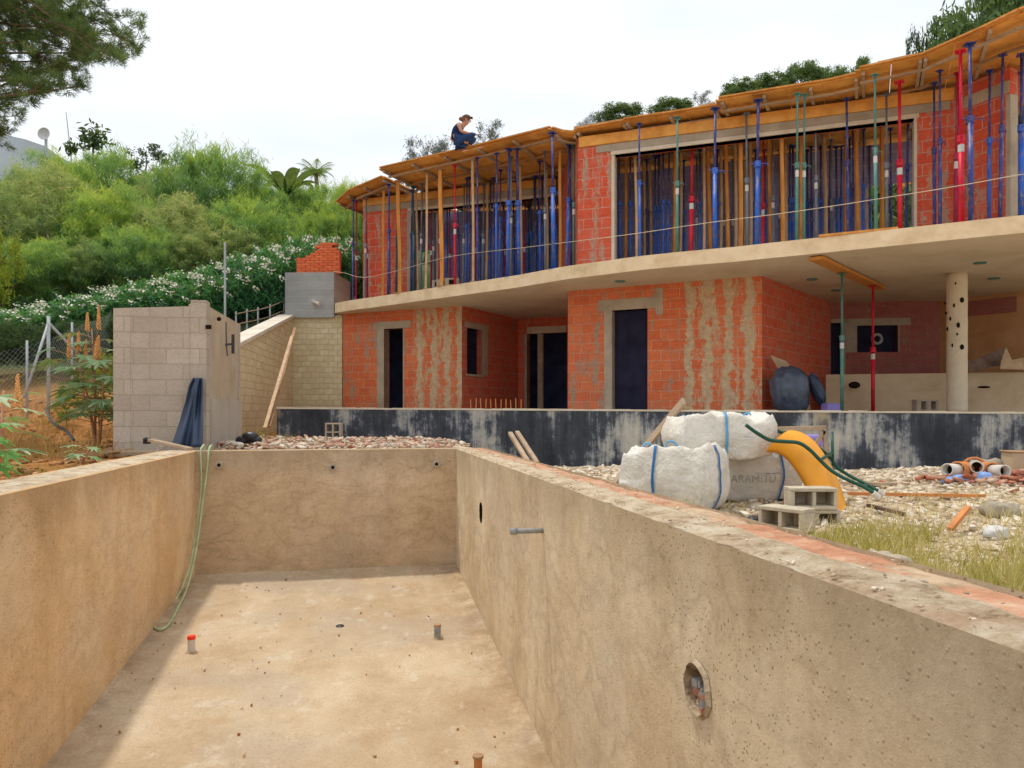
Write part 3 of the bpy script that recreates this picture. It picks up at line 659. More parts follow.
place('yellow',66,384,12.6,14,'small dry yellow shrub at the foot of the fence brace')
for px,yt,Y,lb in [(-5,318,15.2,'dark leafy shrub behind the fence at the left edge'),(38,322,15.6,'dark leafy shrub behind the fence brace'),(80,318,15.8,'dark leafy shrub behind the castor plant'),(118,312,16,'dark leafy shrub behind the left corner of the block hut'),(262,268,22.2,'dark shrub on the bank below the hedge left of the parapet'),(235,272,21.8,'dark shrub on the bank above the right side of the hut'),(300,250,23.2,'dark shrub just behind the stepped red brick stack'),(345,264,26.5,'dark shrub between brick stack and the leftmost steel props')]:
    place('dark',px,yt,Y,34,lb,'dark shrubs under the hedge')

# banana plant, palm, antenna, dish
def frond(mb, base, az, l, droop, w, n=8, rise=.8, mi=0, notch=False):
    pts=[]
    for i in range(n+1):
        f=i/n; r=l*f*(1-.12*f); z=l*rise*f-droop*l*f*f
        pts.append(Vector(base)+Vector((math.cos(az)*r,math.sin(az)*r,z)))
    sd_=Vector((-math.sin(az),math.cos(az),0))
    if notch:
        for i in range(1,n+1):
            for q in (-1,1):
                L_=w*math.sin(math.pi*min(1,.15+.85*i/n))+.08
                for e in (0,.5):
                    c=pts[i-1].lerp(pts[i],e); tip=c+sd_*q*L_+Vector((math.cos(az)*L_*.4,math.sin(az)*L_*.4,-L_*.45))
                    mb.add([c,c+Vector((0,0,.05)),tip],[(0,1,2)],mi)
        mb.tube(pts,[.03*(1-.8*i/n) for i in range(n+1)],4,mi)
    else:
        vs=[];fs=[]
        for i,p in enumerate(pts):
            ww=w*math.sin(math.pi*min(1,.06+.94*i/n))**.7+.01; vs+=[p-sd_*ww+Vector((0,0,ww*.35)),p,p+sd_*ww+Vector((0,0,ww*.35))]
        for i in range(n):
            a=i*3; fs+=[(a,a+1,a+4,a+3),(a+1,a+2,a+5,a+4)]
        mb.add(vs,fs,mi)
def lf(name,mbx,mat,parent,tone=(.2,.9)):
    o=mbx.obj(name,mat,parent); at=o.data.attributes.new('tone','FLOAT','FACE')
    nf=len(o.data.polygons); at.data.foreach_set('value',np.clip(rng.uniform(*tone,nf),0,1).astype(np.float32)); return o
Y=33; X=(285-CX)/FL*Y; zb=ground(X,Y); hgt=(HY-198)/FL*Y-zb
ba=thing('banana_plant','dark green banana plant with large upright leaves left of the palm','plant',(X,Y,zb))
mb=MB(); mb.tube([(0,0,0),(.1,0,hgt*.5),(0,0,hgt)],[.22,.18,.12],8); mb.obj('trunk','bark_grey',ba,True)
mb=MB()
for k in range(9): frond(mb,(0,0,hgt),k*.72+.3,1.6+.3*(k%3),.7,.26,8,1.15)
lf('leaf',mb,'leaf_dark',ba,(.3,.9))
Y=50; X=(316-CX)/FL*Y; zt=(HY-174)/FL*Y; zb=ground(X,Y)
pa=thing('palm_tree','small distant palm with drooping fronds against the pale sky','tree',(X,Y,zb))
mb=MB(); mb.tube([(0,0,0),(.15,0,(zt-zb)*.6),(0,0,zt-zb)],[.2,.15,.13],8); mb.obj('trunk','bark',pa,True)
mb=MB()
for k in range(15): frond(mb,(0,0,zt-zb),k*.42,1.5,.95 if k%2 else .6,.42,8,.75 if k%2 else 1,notch=True)
lf('crown',mb,'leaf_olive',pa,(.2,.8))
Y=36; X=(92-CX)/FL*Y; zb=ground(X,Y); zt=(HY-142)/FL*Y
fg=thing('broadleaf_tree','small dark large leaved tree top standing above the left pines','tree',(X,Y,zb))
mb=MB(); mb.tube([(0,0,0),(0,.1,zt-zb)],[.12,.05],6); mb.obj('trunk','bark',fg,True)
C=np.concatenate([rng.normal(0,.34,(240,3))+np.array([0.1,0,zt-zb+.1]),rng.normal(0,.16,(70,3))+np.array([-1.0,0,zt-zb-.3])])
link(leaves('crown',C,.34,.16,'leaf_dark',rng.uniform(.2,.8,len(C))),'crown',fg)
Y=38; a=P(66,112,Y); b=P(72,165,Y); mb=MB(); mb.tube([(b.x,b.y,ground(b.x,b.y)),b,a],[.05,.04,.02],6)
tag(mb.obj('antenna_pole','galvanised'),'thin leaning pole standing above the left pines','pole')
Y=60; a=P(46,135,Y); zb=ground(a.x,Y); dt=thing('dish_tower','distant pale round dish on a mast in front of the mountain','antenna',(a.x,Y,zb))
mb=MB(); mb.tube([(0,0,0),(0,0,a.z-zb)],.12,6); mb.obj('mast','galvanised',dt)
mb=MB(); vs=[];fs=[]
for i in range(5):
    r=.45*i/4*1.0
    for k in range(16): aa=k*math.pi/8; vs.append((r*math.cos(aa),-.05-.25*(i/4)**2,a.z-zb+r*math.sin(aa)))
for i in range(4):
    for k in range(16): fs.append((i*16+k,i*16+(k+1)%16,(i+1)*16+(k+1)%16,(i+1)*16+k))
mb.add([(x*1.1,y,a.z-zb+(z-(a.z-zb))*1.1) for x,y,z in vs],fs); mb.obj('dish','dish_white',dt)

# ------------------------------------------------------------------ near pine overhanging top left
pn=thing('pine_tree','overhanging pine boughs with dark needle tufts in the top left corner','tree',(-10.6,11.5,ground(-10.6,11.5)))
z0=pn.location.z; tb=MB(); tb.tube([(0,0,0),(.2,0,2.5),(.1,.2,5.2),(.4,.2,7.6),(.5,0,9.2)],[.22,.19,.15,.1,.04],9)
C=[];TN=[];AX=[]
def tuft(p,d,n=26,l=.105):
    d=np.array(d); a=unit(n)*.8+d/np.linalg.norm(d)*.75; a/=np.linalg.norm(a,axis=1)[:,None]
    C.append(np.array(p)+a*l*.5+rng.normal(0,.012,(n,3))); AX.append(a); TN.append(np.clip(rng.normal(.38,.2,n)+rng.uniform(-.15,.25),0,1))
inv=pn.location
lim=[(-80,140),(10,142),(30,100),(55,92),(80,97),(100,66),(125,60),(150,35),(148,0),(165,-60)]
def ylim(px): return float(np.interp(px,[p[0] for p in lim],[p[1] for p in lim]))
roots=[Vector((.2,0,4.2)),Vector((.1,.1,5.2)),Vector((.25,.2,6.2)),Vector((.4,.2,7.2)),Vector((.4,.2,8.2)),Vector((.45,.1,8.8))]
for k in range(64):
    rt=random.choice(roots); Yt=11.5+random.uniform(-1.6,1.6)
    px=random.uniform(-60,148); top=ylim(px); py=top-abs(random.gauss(0,1))*75-4 if random.random()<.75 else top-random.uniform(3,12)
    if px>100 and py<-60: continue
    e=P(px,py,Yt)-inv; b=rt; m1=b.lerp(e,.45)+Vector((0,random.uniform(-.2,.2),.35)); m2=b.lerp(e,.8)+Vector((0,0,.14))
    tb.tube([b,m1,m2,e],[.035,.022,.011,.004],5)
    pts=[b.lerp(m1,.6),m1,m2,e]
    for j in range(15):
        f=random.uniform(.15,1)**.6*3; i=min(2,int(f)); q=pts[i].lerp(pts[i+1],f-i)
        d=Vector((random.uniform(-.2,1),random.uniform(-.8,.8),random.uniform(-.6,.45))).normalized(); L=random.uniform(.1,.42); q2=q+d*L
        Q=q2+inv; pyy=HY-Q.z/Q.y*FL; pxx=CX+Q.x/Q.y*FL
        if pyy>ylim(pxx)+6 or pxx>150: continue
        tb.tube([q,q.lerp(q2,.5)+Vector((0,0,.02)),q2],[.006,.004,.002],3)
        for u in range(5):
            c=q.lerp(q2,.35+.16*u)+Vector([random.gauss(0,.03) for _ in range(3)]); tuft(c,(d.x*.6,d.y*.6,d.z+.45))
tb.obj('trunk','bark',pn,True); C=np.concatenate(C); AX=np.concatenate(AX); TN=np.concatenate(TN)
link(leaves('crown',C,.105,.0085,'leaf_needle',TN,0,AX),'crown',pn)

# ------------------------------------------------------------------ swimming pool
sp=thing('swimming_pool','empty unfinished concrete pool shell with rough tan rendered walls','swimming pool')
def q3(s,q,z): v=pool(s,q); return (v.x,v.y,z)
ZB=-3.3
# right wall inner face with holes
holes=[]
def on_right(px,py):
    k=(px-CX)/FL; # point on plane q=0
    s=0
    # CR-pd*s : x/y=k
    s=(CR.x-k*CR.y)/(pd.x-k*pd.y); v=pool(s,0); return s,(HY-py)/FL*v.y
outer=[(-ET,ZB),(PL,ZB),(PL,RIM),(-ET,RIM)]
n1=on_right(699,689); n2=on_right(481,512)
def oval(c,rx,rz,n=24,j=.012): return [(c[0]+(rx+random.uniform(-j,j))*math.cos(2*math.pi*k/n),c[1]+(rz+random.uniform(-j,j))*math.sin(2*math.pi*k/n)) for k in range(n)]
h1=oval(n1,.085,.083,j=.004); h2=oval(n2,.085,.10)
polys=[[Vector((a,b,0)) for a,b in pl] for pl in (outer,h1,h2)]
tri=tessellate_polygon(polys); flat=[p for pl in polys for p in pl]
mb=MB(); mb.add([q3(p.x,0,p.y) for p in flat],[tuple(t_) for t_ in tri],0)
# back, top, ends of right wall
mb.add([q3(-ET,WT,ZB),q3(PL,WT,ZB),q3(PL,WT,RIM),q3(-ET,WT,RIM)],[(3,2,1,0)],0)
mb.add([q3(PL,0,ZB),q3(PL,WT,ZB),q3(PL,WT,RIM),q3(PL,0,RIM)],[(0,1,2,3)],0)
mb.add([q3(-ET,0,ZB),q3(-ET,WT,ZB),q3(-ET,WT,RIM),q3(-ET,0,RIM)],[(3,2,1,0)],0)
rw=mb.obj('pool_wall','pool_render',sp)
bm=bmesh.new(); bm.from_mesh(rw.data); bmesh.ops.recalc_face_normals(bm,faces=bm.faces); bm.to_mesh(rw.data); bm.free()
def recess(h,dep,nm,mat,lip=True):
    m=MB(); n=len(h)
    cx_=sum(a for a,b in h)/n; cz=sum(b for a,b in h)/n
    ring=[q3(a,-.004,b) for a,b in h]; back=[q3(cx_+(a-cx_)*.75,dep,cz+(b-cz)*.75) for a,b in h]
    out=[q3(cx_+(a-cx_)*1.18,-.003,cz+(b-cz)*1.18) for a,b in h]
    m.add(ring+back,[(i,(i+1)%n,n+(i+1)%n,n+i) for i in range(n)]+[tuple(range(n,2*n))],0)
    if lip: m.add(out+[q3(cx_+(a-cx_)*1.03,-.018,cz+(b-cz)*1.03) for a,b in h]+ring,[(i,(i+1)%n,n+(i+1)%n,n+i) for i in range(n)]+[(n+i,n+(i+1)%n,2*n+(i+1)%n,2*n+i) for i in range(n)],1)
    return m.obj(nm,[mat,'rim_mortar'],sp),cx_,cz
o1,cx1,cz1=recess(h1,.10,'light_niche','rim_mortar'); o2,cx2,cz2=recess(h2,.25,'light_niche','hole_dark',False)
m=MB()
for k in range(70):
    a=random.uniform(-.06,.06); b=random.uniform(-.075,.035); c=q3(cx1+a,random.uniform(.012,.05)+max(0,b)*.6,cz1+b); m.box(c,[random.uniform(.012,.034) for _ in range(3)],random.uniform(0,3),mi=random.choice((0,0,1,2)))
m.obj('rubble',['rim_clay','pipe_white','pvc_grey'],o1)
# hmm: worn rim along both long walls built as irregular strips
def rim_strip(qa,qb,z,nm,mat,jag_in=0,jag_out=0,seg=.06,dz=.011,s0=-ET,s1=PL):
    n=int((s1-s0)/seg); vs=[];fs=[]
    for i in range(n+1):
        s=s0+(s1-s0)*i/n
        a=qa+jag_in*(mnoise.noise(Vector((s*3,qa*9,1)))+.5*mnoise.noise(Vector((s*11,qa*9,2))))
        b=qb+jag_out*(mnoise.noise(Vector((s*3,qb*9,5)))+.5*mnoise.noise(Vector((s*11,qb*9,6))))
        for j in range(5):
            q=a+(b-a)*j/4; zz=z+dz*mnoise.noise(Vector((s*6,q*14,0)))+dz*.6*mnoise.noise(Vector((s*19,q*30,0)))
            if j in(0,4): zz-=.012
            vs.append(q3(s,q,zz))
        vs.append(q3(s,b,z-.16)); vs.append(q3(s,a,z-.05))
    for i in range(n):
        r=i*7
        for j in range(4): fs.append((r+j,r+j+1,r+8+j,r+7+j))
        fs.append((r+4,r+5,r+12,r+11)); fs.append((r+6,r,r+7,r+13))
    m=MB(); m.add(vs,fs); o=m.obj(nm,mat,sp)
    bm=bmesh.new(); bm.from_mesh(o.data); bmesh.ops.recalc_face_normals(bm,faces=bm.faces); bm.to_mesh(o.data); bm.free()
    return o
rim_strip(.003,.22,RIM+.010,'wall_cap','rim_mortar',.0,.05)
rim_strip(.19,WT-.004,RIM-.004,'wall_cap','rim_clay',.0,.02)
pos=[];sz=[]
for k in range(650):
    s_=random.uniform(0,8.6); q_=random.choice((random.gauss(.03,.02),random.gauss(.20,.05),random.uniform(.02,WT))); q_=min(WT-.01,max(.012,q_)); v=pool(s_,q_); pos.append((v.x,v.y,RIM+.012)); sz.append(random.choice((.004,.006,.008,.012)))
tag(rocks('mortar_crumbs',pos,np.array(sz),'rock_tones',flat=.45),'crumbs of dry mortar along the top of the right pool wall','mortar crumbs',kind='stuff')
# left wall, end wall, near wall
mb=MB(); a=[q3(-ET,-3.0-LT,0),q3(PL,-3.0-LT,0),q3(PL,-3.0,0),q3(-ET,-3.0,0)]
mb.hexa([(x,y,ZB) for x,y,_ in a],[(x,y,RIM) for x,y,_ in a]); mb.obj('pool_wall','pool_render_shaded',sp)
rim_strip(-3.0-LT+.004,-3.0-.003,RIM+.008,'wall_cap','rim_mortar',.02,.0)
mb=MB(); a=[q3(0,-3.003,0),q3(0,.003,0),q3(-ET+.002,.003,0),q3(-ET+.002,-3.003,0)]
mb.hexa([(x,y,ZB) for x,y,_ in a],[(x,y,RIM+.004) for x,y,_ in a]); mb.obj('pool_wall','pool_render_end',sp)
mb=MB(); a=[q3(PL,-3.0-LT,0),q3(PL,WT,0),q3(PL+.3,WT,0),q3(PL+.3,-3-LT,0)]
mb.hexa([(x,y,ZB) for x,y,_ in a[::-1]],[(x,y,RIM-.9) for x,y,_ in a[::-1]]); mb.obj('pool_wall','pool_render',sp)
mb=MB(); vs=[];fs=[]; n=60; m_=20
for i in range(n+1):
    for j in range(m_+1):
        s=PL*i/n; q=-3.0+3.0*j/m_; dz=.008*mnoise.noise(Vector((s*2,q*2,0)))
        if j in (0,m_) or i==0: dz+=.02
        vs.append(q3(s,q,floorz(s)+dz))
for i in range(n):
    for j in range(m_): a=i*(m_+1)+j; fs.append((a,a+m_+1,a+m_+2,a+1))
mb.add(vs,fs); mb.obj('pool_floor','pool_floor',sp,True)
def on_end(px,py):
    k=(px-CX)/FL; q=(k*CR.y-CR.x)/(pr.x-k*pr.y); v=pool(0,q); return q,(HY-py)/FL*v.y
for px,py in ((220,464.7),(333,467),(436,463.7)):
    q,z=on_end(px,py); m=MB(); m.tube([q3(-.02,q,z),q3(.07,q,z)],.032,12,0); m.tube([q3(.055,q,z),q3(.075,q,z)],.041,12,0); m.tube([q3(.06,q,z),q3(.0765,q,z)],.022,10,1); m.obj('pipe_stub',['concrete','hole_dark'],sp,False,.003)
s,z=on_right(543,530.5); m=MB(); m.tube([q3(s,.02,z),q3(s+.012,-.19,z+.003)],.017,12); m.tube([q3(s+.011,-.175,z+.003),q3(s+.014,-.215,z+.004)],.023,12); m.obj('inlet_pipe','pvc_grey',sp,True)
def on_floor(px,py):
    k=(px-CX)/FL; lo,hi=.3,8.9
    for _ in range(40):
        m_=(lo+hi)/2; v=pool(0,0)
        # find Y on this ray where z==floorz
        x=k*m_; s=-(Vector((x,m_))-CR).dot(pd); z=(HY-py)/FL*m_
        if z>floorz(s): lo=m_
        else: hi=m_
    return Vector((k*lo,lo,floorz(s)))
for px,py,h,mt in ((191.5,652,.115,'pipe_white'),(437.5,638,.11,'pvc_grey'),(478,772,.09,'clay_pipe')):
    b=on_floor(px,py); m=MB(); m.tube([b-Vector((0,0,.05)),b+Vector((0,0,h))],.03 if h>.1 else .025,14,0)
    if mt=='pipe_white': m.tube([b+Vector((0,0,h-.005)),b+Vector((0,0,h+.022))],.034,14,1)
    else: m.tube([b+Vector((0,0,h-.004)),b+Vector((0,0,h+.012))],.033,14,1)
    m.tube([b-Vector((0,0,.02)),b+Vector((0,0,.006))],[.065,.045],12,2)
    m.obj('floor_pipe',[mt,'cap_red' if mt=='pipe_white' else 'timber_brown','pool_render_end'],sp)
b=on_floor(340,626); m=MB(); m.ball(b,.04,8,0,(1,1,.35)); m.obj('drain_plug','black_plastic',sp)
# grit on the floor
nG=190; pos=[]
for k in range(nG):
    s=random.uniform(.1,6); q=-3+3*random.random()**(1 if random.random()<.4 else .35) if random.random()<.6 else -3+random.random()*1.6
    v=pool(s,min(-.02,q)); pos.append((v.x,v.y,floorz(s)+.01))
tag(rocks('floor_grit',pos,rng.uniform(.006,.018,nG),'soil_tones'),'small dark crumbs scattered over the pool floor','grit',kind='stuff')
# hose
def hang(px,py): 
    return None
hp=[]
E=[(207,447),(203,470),(199,500),(193,540),(187,575),(178,598),(166,607),(152,611),(149,621),(157,632),(168,628),(180,606),(189,575),(198,535),(203,500),(207,470),(209,447)]
mb=MB(); pts=[]
cl=CLf
def on_left(px,py,off=.03):
    k=(px-CX)/FL; s=((cl.x+off)-k*cl.y)/(pd.x-k*pd.y); v=pool(s,-3.0+off); return Vector((v.x,v.y,(HY-py)/FL*v.y))
q,z=on_end(204,449)
up1=[Vector(q3(-.22,q-.03,-.8)),Vector(q3(-.2,q-.03,RIM+.03)),Vector(q3(-.05,q-.03,RIM+.05)),Vector(q3(.03,q-.03,RIM-.03))]
for px,py in ((201,490),(196,530),(190,565)):
    k=(px-CX)/FL; qq=(k*CR.y-CR.x)/(pr.x-k*pr.y); f=(py-470)/100; v=pool(.04+.55*f*f,qq); Yv=v.y; xx=(px-CX)/FL*Yv
    v2=Vector((xx,Yv)); pts.append(Vector((xx,Yv,(HY-py)/FL*Yv)))
fl=[on_floor(px,py)+Vector((0,0,.025)) for px,py in ((177,600),(162,611),(152,611),(150,622),(157,632),(168,628),(178,610))]
pts2=[]
for px,py,s_ in ((188,585,.75),(197,545,.40),(203,500,.12),(207,470,.04)):
    lo=None; k=(px-CX)/FL; # intersect ray column with plane s=s_
    o_=pool(s_,0); qq=(k*o_.y-o_.x)/(pr.x-k*pr.y); v=pool(s_,qq); pts2.append(Vector((v.x,v.y,(HY-py)/FL*v.y)))
up2=[Vector(q3(.03,on_end(209,449)[0],RIM-.03)),Vector(q3(-.05,on_end(209,449)[0],RIM+.05)),Vector(q3(-.22,on_end(209,449)[0],RIM+.03)),Vector(q3(-.3,on_end(209,449)[0],-.75))]
raw=up1+pts+fl+pts2+up2
def spline(P_,n=6):
    out=[]
    for i in range(len(P_)-1):
        p0=P_[max(0,i-1)];p1=P_[i];p2=P_[i+1];p3=P_[min(len(P_)-1,i+2)]
        for k in range(n):
            t_=k/n; out.append(.5*((2*p1)+(p2-p0)*t_+(2*p0-5*p1+4*p2-p3)*t_*t_+(3*p1-p0-3*p2+p3)*t_**3))
    return out+[P_[-1]]
mb.tube(spline(raw),.011,8); tag(mb.obj('garden_hose','hose_green',None,True),'pale green hose hanging in a loop over the far left pool corner','hose')

# ------------------------------------------------------------------ ground rubble (uncountable) and grass
def inyard(x,y):
    return pool_inside(x,y)<-.02 and y<np.interp(x,[-4.14,7.78,13],[13.0,11.2,10.4])
pos=[];sz=[]
while len(pos)<17000:
    y=random.uniform(2.2,12.2); x=random.uniform(-.2,11)
    if x>y*.72+.3 or not inyard(x,y) or x<-.7+(9.2-y)*.2: continue
    s=random.choice((.012,.02,.02,.03,.03,.04,.05,.08 if y>6 else .03)); pos.append((x,y,ground(x,y)+s*.15)); sz.append(s*1.05)
tag(rocks('stone_rubble',pos,np.array(sz),'rock_tones',flat=.5),'loose pale stones covering the yard right of the pool','rubble',kind='stuff')
pos=[];sz=[]
for k in range(520):
    x=random.gauss(6.9,.75); y=random.gauss(9.3,.42)
    if y>11.1: continue
    s=random.uniform(.05,.14); pos.append((x,y,ground(x,y)+.03+random.random()*.08)); sz.append(s)
tag(rocks('brick_rubble',pos,np.array(sz),'red_rubble_tones',flat=.4),'heap of broken pinkish red brick pieces at the right edge of the yard','rubble',kind='stuff')
pos=[];sz=[]
for k in range(4200):
    x=random.uniform(-4.3,-.7); y=random.uniform(9.7,12.7)
    if not inyard(x,y): continue
    s=random.choice((.02,.03,.04,.05,.09)); pos.append((x,y,ground(x,y)+.02+random.random()*.08)); sz.append(s)
tag(rocks('brick_rubble',pos,np.array(sz),'mixed_rubble_tones',flat=.45),'broken brick and stone rubble between pool end wall and black wall','rubble',kind='stuff')
pos=[];sz=[]
for k in range(1500):
    y=random.uniform(4,14); x=-.42*y-random.uniform(.2,4.5)
    if pool_inside(x,y)>-.02 or (x>-5.4 and y>9.2): continue
    s=random.choice((.02,.03,.05,.08)); pos.append((x,y,ground(x,y)+s*.15)); sz.append(s)
tag(rocks('soil_clods',pos,np.array(sz),'soil_tones',flat=.6),'orange brown clods and stones on the bank left of the pool','soil',kind='stuff')

def blades(name,spots,mat,label,cat='grass'):
    C=[];A=[];L=[];T=[]
    for (x,y,r,n,h,tn) in spots:
        a=rng.uniform(0,6.28,n); rr=r*np.sqrt(rng.uniform(0,1,n)); X=x+rr*np.cos(a); Y_=y+rr*np.sin(a)
        d=np.stack([rng.normal(0,.45,n),rng.normal(0,.45,n),np.ones(n)],1); d/=np.linalg.norm(d,axis=1)[:,None]
        l=h*rng.uniform(.4,1.2,n); zg=np.array([max(ground(p,q),-1.0) for p,q in zip(X,Y_)])
        C.append(np.stack([X,Y_,zg],1)+d*l[:,None]*.5); A.append(d); L.append(l); T.append(np.clip(rng.normal(tn,.18,n),0,1))
    C=np.concatenate(C);A=np.concatenate(A);L=np.concatenate(L);T=np.concatenate(T)
    return tag(link(leaves(name,C,L,.0065,mat,T,0,A),name),label,cat,kind='stuff')
sp_=[]
for k in range(75):
    px=random.uniform(815,925); py=random.uniform(532,556); y=.9*FL/(py-HY); x=(px-CX)/FL*y
    if inyard(x,y): sp_.append((x,y,.11,24,random.uniform(.08,.15),random.uniform(.3,.7)))
for k in range(230):
    px=random.uniform(895,1120); py=random.uniform(560,640)-(1024-px)*.1; y=.9*FL/(py-HY); x=(px-CX)/FL*y
    if inyard(x,y): sp_.append((x,y,.10,30,random.uniform(.08,.17),random.uniform(.4,.9)))
for k in range(130):
    px=random.uniform(800,1100); py=random.uniform(500,560); y=.9*FL/(py-HY); x=(px-CX)/FL*y
    if inyard(x,y): sp_.append((x,y,.12,7,.22,.8))
blades('grass',sp_,'grass_green','yellow green grass growing along the pool rim at right')
sp_=[(1.32,5.95,.14,120,.26,.45),(1.05,6.1,.1,40,.2,.5),(2.0,6.9,.15,60,.12,.8),(1.75,6.2,.2,80,.1,.8),(2.5,6.3,.2,60,.12,.6),(2.75,5.5,.2,80,.12,.6)]
blades('weed_tufts',sp_,'grass_green','thin green weeds in front of the white sacks','weeds')
sp_=[]
for k in range(110):
    y=random.uniform(8.5,13.6); x=-.50*y-random.uniform(0,.22)*y
    if not (x>-5.4 and y>9.2): sp_.append((x,y,.25,30,.30,.5))
blades('dry_grass',sp_,'grass_dry','dry orange brown grass on the bank beside the block hut','dry grass')
sp_=[(-4.05,11.9,.3,110,.26,.45),(-3.7,12.2,.3,90,.22,.5),(-4.4,12.6,.3,90,.35,.4),(-4.9,7.6,.5,160,.12,.4)]
blades('weed_tufts',sp_,'grass_green','green weeds at the foot of the stone retaining wall','weeds')

# ------------------------------------------------------------------ the house
house=thing('house','unfinished two storey red brick house with props under its new roof shuttering','house',(0,0,0))
A0=(-4.71,20.9); A1=(-1.29,19.3); A2=(.18,22.0); A3=(1.7,21.4); B0=(1.26,16.9); B1=(5.0,15.0); B2=(7.95,18.75); D1=(10.5,18.4); E1=(13.6,13.6)
TZ=-.045; SB=2.70; ST=2.97
u1=lambda px:uat(A0,A1,px); u2=lambda px:uat(A1,A2,px); u3=lambda px:uat(A2,A3,px); u4=lambda px:uat(B0,B1,px); u5=lambda px:uat(B2,D1,px)
mb=MB(); wall(mb,A0,A1,TZ,SB,.25,[(u1(384),u1(403),TZ-1,2.22)],[(0,0),(u1(412),1)]); mb.obj('wall',['brick_front','brick_smeared'],house)
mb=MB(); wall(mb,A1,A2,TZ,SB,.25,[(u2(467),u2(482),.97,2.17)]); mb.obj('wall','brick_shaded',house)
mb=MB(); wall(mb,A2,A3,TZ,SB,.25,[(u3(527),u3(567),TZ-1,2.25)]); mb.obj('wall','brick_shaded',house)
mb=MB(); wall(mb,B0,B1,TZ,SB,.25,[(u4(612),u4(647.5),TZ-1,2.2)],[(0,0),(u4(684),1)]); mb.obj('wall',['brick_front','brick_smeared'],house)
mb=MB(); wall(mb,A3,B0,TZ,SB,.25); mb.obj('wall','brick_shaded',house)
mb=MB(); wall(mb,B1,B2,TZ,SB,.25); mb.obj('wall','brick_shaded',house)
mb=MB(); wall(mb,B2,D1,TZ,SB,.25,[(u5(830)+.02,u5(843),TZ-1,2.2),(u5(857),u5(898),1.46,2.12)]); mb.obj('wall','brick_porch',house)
mb=MB(); wall(mb,D1,E1,TZ,SB,.25); mb.obj('wall','orange_tan',house)
mb=MB(); framebox(D1,E1,.5,1.7,2.25,2.6,.05,.03,mb); mb.obj('brick_band','brick_porch',house)
mb=MB(); wall(mb,(-5.0,24.5),(13.5,24.5),TZ,SB,.25); mb.obj('wall','navy',house)      # rear wall of the lower rooms, interior shade put into its navy colour
mb=MB(); wall(mb,(A0[0]+.0,24.5),A0,TZ,SB,.25); mb.obj('wall','brick_front',house)
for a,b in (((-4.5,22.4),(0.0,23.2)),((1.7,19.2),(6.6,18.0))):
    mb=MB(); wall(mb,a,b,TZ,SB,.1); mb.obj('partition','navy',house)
# frames: lintels and jambs, as parts with their opening
def frame(p0,p1,ua,ub,z0,z1,jl,jr,lh,over,mat,lmat=None,name='door_frame',sill=0,dark=None):
    m=MB()
    if jl: framebox(p0,p1,ua-jl,ua,z0,z1,.22,.006,m); m.obj(name,mat,house)
    m=MB()
    if jr: framebox(p0,p1,ub,ub+jr,z0,z1,.22,.006,m); m.obj(name,mat,house)
    m=MB(); framebox(p0,p1,ua-over[0],ub+over[1],z1,z1+lh,.22,.010,m); m.obj('lintel',lmat or mat,house,bevel=.006)
    if sill: m=MB(); framebox(p0,p1,ua-.05,ub+.05,z0-.06,z0,.22,.03,m); m.obj('sill',mat,house,bevel=.006)
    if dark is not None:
        m=MB(); framebox(p0,p1,ua+.01,ub-.01,z0,z1,dark+.03,-dark,m); m.obj('opening_shade','opening_shade_navy',house)  # flat dark panel standing in for the shade inside the opening
frame(A0,A1,u1(384),u1(403),TZ,2.22,.22,.03,.20,(.34,.24),'jamb')
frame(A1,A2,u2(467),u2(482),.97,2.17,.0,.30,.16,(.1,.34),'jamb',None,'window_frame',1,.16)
frame(A2,A3,u3(527),u3(567)-.02,TZ,2.25,.08,0,.20,(.0,.0),'jamb','jamb_light')
m=MB(); framebox(A2,A3,u3(537),u3(542),TZ,2.25,.15,-.05,m); m.obj('door_post','jamb',house)
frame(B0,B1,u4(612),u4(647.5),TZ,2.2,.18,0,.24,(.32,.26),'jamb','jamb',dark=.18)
m=MB(); framebox(B0,B1,u4(656),u4(663),2.05,2.62,.02,.012,m); m.obj('mortar_patch','jamb',house)
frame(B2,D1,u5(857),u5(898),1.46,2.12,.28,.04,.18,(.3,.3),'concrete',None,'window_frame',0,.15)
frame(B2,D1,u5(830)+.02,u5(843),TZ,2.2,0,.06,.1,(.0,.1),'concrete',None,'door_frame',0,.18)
cw=P(877,339,18.4)
m=MB(); # round pale ring in the window
for k in range(20):
    a0=k*math.pi/10;a1=a0+math.pi/10
    m.beam((cw.x+.11*math.cos(a0),cw.y,cw.z+.11*math.sin(a0)),(cw.x+.11*math.cos(a1),cw.y,cw.z+.11*math.sin(a1)),.05,.06)
m.obj('window_vent','steel_grey',house)
# slab
edge=[(335,303),(352,300),(375,296.8),(400,293),(432,288),(465,283),(492,279),(518,275),(543,270.3),(568,265.8),(600,261.5),(640,256),(675,252.3),(710,249),(735,246.8),(764,243.5),(805,239),(850,234),(895,229),(940,224),(985,219),(1024,215),(1100,207),(1200,198)]
EP=[Pz(a,b,ST) for a,b in edge]
poly=[(p.x,p.y) for p in EP]+[(14.5,26.5),(-5.0,26.5)]
def slabY(px): return float(np.interp(px,[e[0] for e in edge],[p.y for p in EP]))
mb=MB(); n=len(poly)
top=[(x,y,ST) for x,y in poly]; bot=[(x,y,SB) for x,y in poly]
tr=tessellate_polygon([[Vector(p) for p in top]])
mb.add(top+bot,[tuple(t_) for t_ in tr],0); mb.add(bot,[tuple(t_)[::-1] for t_ in tr],1)
mb.add(top+bot,[(i,(i+1)%n,n+(i+1)%n,n+i) for i in range(n)],0)
sb=mb.obj('floor_slab',['slab_edge','slab_soffit'],house)
